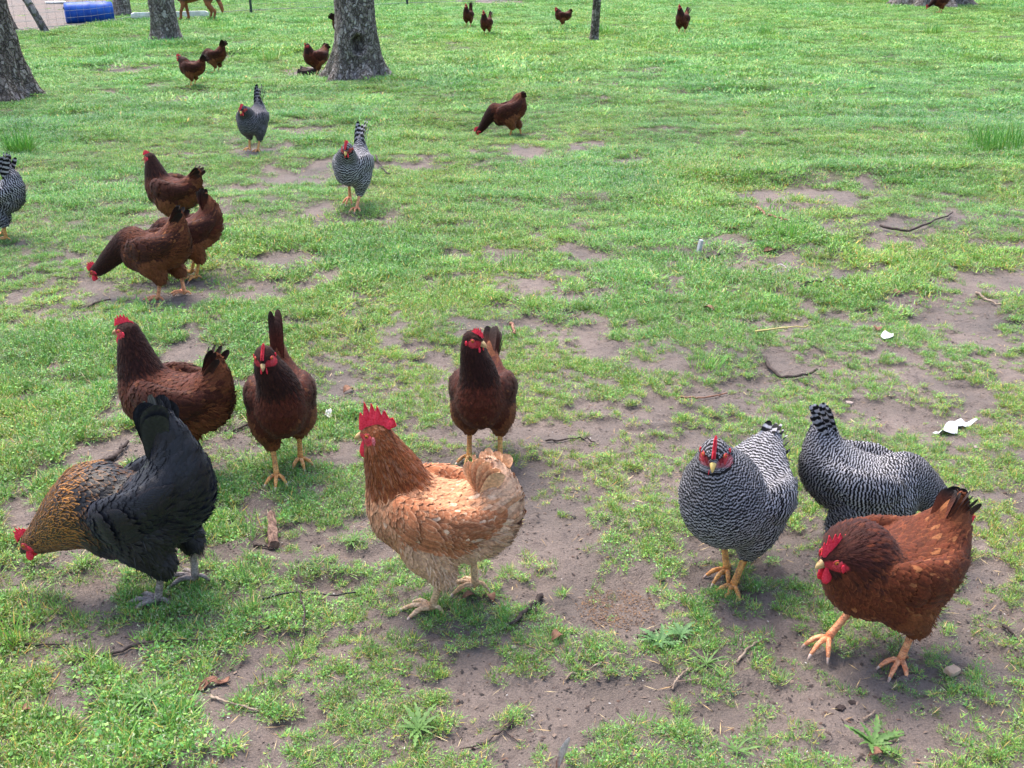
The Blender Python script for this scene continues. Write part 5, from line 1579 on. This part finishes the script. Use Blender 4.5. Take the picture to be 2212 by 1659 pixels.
# weeds: rosettes of toothed leaves
M['weed'] = noise_mat('grey_green_leaf', lin(66, 98, 46), lin(94, 128, 62), 70, .6, .3, .002)
M['weed2'] = noise_mat('blue_green_leaf', lin(66, 102, 58), lin(96, 134, 80), 90, .6, .3, .002)


def rosette(label, vx, vy, n, ln, wd, seed, mat='weed', teeth=5, up=.35):
    rng = np.random.default_rng(seed); n = int(n * 1.7); ln = ln * .68; wd = wd * .5
    root = add('weed', None, label=label, cat='weed', group='leafy weeds', loc=gpt(vx, vy, .002))
    for k in range(n):
        an = k * 2.4 + rng.uniform(-.3, .3); L = ln * rng.uniform(.4, 1.1); m_ = 4 * teeth + 1
        t = np.linspace(0, 1, m_); w = wd * L / ln * (.25 + .75 * np.sin(np.pi * np.clip(t * .9 + .12, 0, 1))) * (.38 + .62 * np.abs(np.sin(np.pi * teeth * t))); w[0] = wd * .08; w[-1] = .0005
        e = up * rng.uniform(.4, 2.2); P = []; bnd = rng.uniform(-.25, .25)
        for a, b in zip(t, w):
            for x in (-1, 0, 1):
                P.append((L * a - .25 * b * abs(x), x * b + bnd * L * a * a, L * (math.sin(e) * a - .45 * a * a * e) + .22 * b * abs(x) + .004))
        i = np.arange(m_ - 1)[:, None] * 3 + np.arange(2)[None]
        add('leaf', mesh_np('leaf', P, np.stack([i, i + 1, i + 4, i + 3], -1).reshape(-1, 4)), M[mat], root, rot=(rng.uniform(-.3, .3), 0, an))
    return root


rosette('toothed thistle rosette at the bottom right', 1885, 1615, 10, .085, .014, 1, teeth=6, up=.5)
rosette('toothed green rosette at the bottom, left of the middle', 905, 1585, 11, .080, .012, 2, up=.4)
rosette('leafy green weed on the mud right of the brown feed', 1425, 1398, 16, .065, .012, 3, 'weed2', 7, .5)
rosette('second leafy weed just right of the first by the feed', 1470, 1388, 12, .055, .011, 4, 'weed2', 7, .6)
rosette('narrow-leaved green plant right below the leafy weed', 1525, 1442, 10, .075, .006, 5, 'weed', 2, .4)
rosette('flat green rosette in yellow grass at lower left', 320, 1520, 11, .080, .008, 6, 'weed', 2, .5)
rosette('green rosette in the grass left of the tan hen', 760, 1180, 9, .055, .007, 7, 'weed', 2, .5)
rosette('small rosette at the bottom right of the middle', 1590, 1640, 9, .060, .006, 8, 'weed', 2, .5)

# tall grass clumps standing out of the lawn
M['grass_solid'] = grass_mat('tall_grass_blade', 'OBJECT')
def clump(label, vx, vy, n, rad, l0, l1, w, seed, tint=(.8, .95, .9)):
    v, q, t, c = blades(np.random.default_rng(seed), n, rad, l0, l1, w * .6, w, flat=.35, yellow=.04, segs=4)
    o = add('grass_clump', mesh_np('grass_clump', v, q, t, smooth=False, attrs=dict(Col=c)), M['grass_solid'], label=label, cat='grass clump', group='tall grass clumps', loc=gpt(vx, vy, -.005))
    o['tint'] = (float(tint[0]), float(tint[1]), float(tint[2]))
    return o


clump('tall grass clump above the barred hen at the left edge', 46, 334, 260, .08, .12, .24, .007, 1, (.55, .78, .6))
clump('large dark grass clump at the right edge', 2180, 322, 520, .26, .10, .24, .007, 2, (.5, .72, .58))
clump('grass clump beside the large dark clump at the right edge', 2120, 330, 140, .12, .08, .16, .006, 3, (.55, .78, .6))
clump('dark grass clump in the far grass at right', 1658, 78, 120, .14, .12, .24, .012, 4)
clump('dark grass clump nearer the right edge in the far grass', 2015, 74, 120, .14, .12, .22, .012, 5)
clump('grass clump at the foot of the slim sapling', 1310, 76, 90, .12, .10, .22, .012, 6)
clump('grass clump in front of the middle of the left field', 580, 135, 80, .12, .08, .18, .010, 7)
clump('leafy grass clump between the left trees', 240, 118, 140, .25, .08, .20, .012, 8)
clump('grass clump right of the whitened tree foot', 470, 62, 100, .25, .10, .20, .014, 9)
clump('grass clump by the blue barrel end', 240, 66, 100, .22, .10, .20, .014, 10)
clump('grass clump left of the blue barrel by the pole', 105, 98, 90, .16, .10, .20, .012, 11)
clump('long-bladed grass at the left edge near the black hen feet', 20, 1385, 70, .035, .04, .085, .004, 12, (.9, 1, .9))
clump('long-bladed grass left of the middle below the black cable', 640, 1420, 46, .022, .03, .06, .003, 13, (.9, 1, .9))
clump('lush grass clump above the large bare patch', 1700, 515, 120, .10, .05, .10, .005, 14, (.85, 1, .9))
clump('lush tuft right of the middle hen in the mid field', 1105, 572, 90, .06, .04, .10, .005, 15, (.8, 1, .85))
clump('lush grass clump at the right edge of the muddy area', 1525, 800, 90, .06, .03, .08, .004, 16, (.85, 1, .9))

# spilled feed and tiny litter
rng = np.random.default_rng(9)
def flakes(name, x, y, smin, smax, cols, label, cat, lift=.002, asp=1.0):
    n = len(x); z = height(x, y) + lift
    a = rng.uniform(0, 6.28, n); L = rng.uniform(smin, smax, n); W = L * rng.uniform(.25, .6, n) * asp
    d = np.stack([np.cos(a), np.sin(a), rng.uniform(-.3, .3, n)], 1); s_ = np.stack([-np.sin(a), np.cos(a), rng.uniform(-.4, .4, n)], 1)
    c = np.stack([x, y, z], 1); up = np.array([0, 0, 1.]) * (W * .35)[:, None]
    V = np.stack([c - d * L[:, None], c - s_ * W[:, None], c + d * L[:, None], c + s_ * W[:, None], c + up], 1).reshape(-1, 3)
    b = np.arange(n)[:, None] * 5
    T = np.concatenate([b + np.array([[0, 1, 4]]), b + np.array([[1, 2, 4]]), b + np.array([[2, 3, 4]]), b + np.array([[3, 0, 4]])])
    C = np.array(cols)[rng.integers(0, len(cols), n)] * rng.uniform(.7, 1.2, (n, 1))
    m, nt, bs = new_mat(name); nt.links.new(attr(nt, 'Col').outputs['Color'], bs.inputs['Base Color']); bs.inputs['Roughness'].default_value = .8
    add(name, mesh_np(name, V, None, T, smooth=False, attrs=dict(Col=vcol(C, 5))), m, kind='stuff', label=label, cat=cat)


cx, cy = ground_at(1335, 1310); n = 1300
r_ = np.sqrt(rng.uniform(size=n)); a_ = rng.uniform(0, 6.28, n)
flakes('spilled_feed', cx + .085 * r_ * np.cos(a_) + rng.normal(0, .012, n), cy + .075 * r_ * np.sin(a_) + rng.normal(0, .012, n), .0012, .0034, [lin(100, 73, 52), lin(126, 94, 63), lin(77, 57, 45)], 'brown spilled feed scattered on the mud', 'feed')
n = 11000; y = 1.4 + 3.6 * rng.uniform(size=n) ** 1.3; x = rng.uniform(-1, 1, n) * (.5 * y + .4)
k = bare_mask(x, y) > .35; x, y = x[k], y[k]
flakes('litter', x, y, .0015, .0075, [lin(53, 43, 40), lin(77, 62, 55), lin(40, 33, 31), lin(126, 107, 94), lin(94, 70, 58)], 'small dark bits of bark and leaf on the mud', 'litter')
n = 520; y = 1.4 + 4.2 * rng.uniform(size=n); x = rng.uniform(-1, 1, n) * (.5 * y + .4)
flakes('white_litter', x, y, .0015, .0045, [lin(173, 171, 168), lin(151, 147, 142)], 'tiny white specks scattered over the mud', 'litter', .004)
n = 2600; y = 1.4 + 3.8 * rng.uniform(size=n) ** 1.2; x = rng.uniform(-1, 1, n) * (.5 * y + .4)
flakes('dry_straw', x, y, .006, .018, [lin(176, 150, 104), lin(150, 122, 84), lin(190, 170, 128)], 'thin dry straw bits scattered through the foreground grass', 'straw', .006, .12)
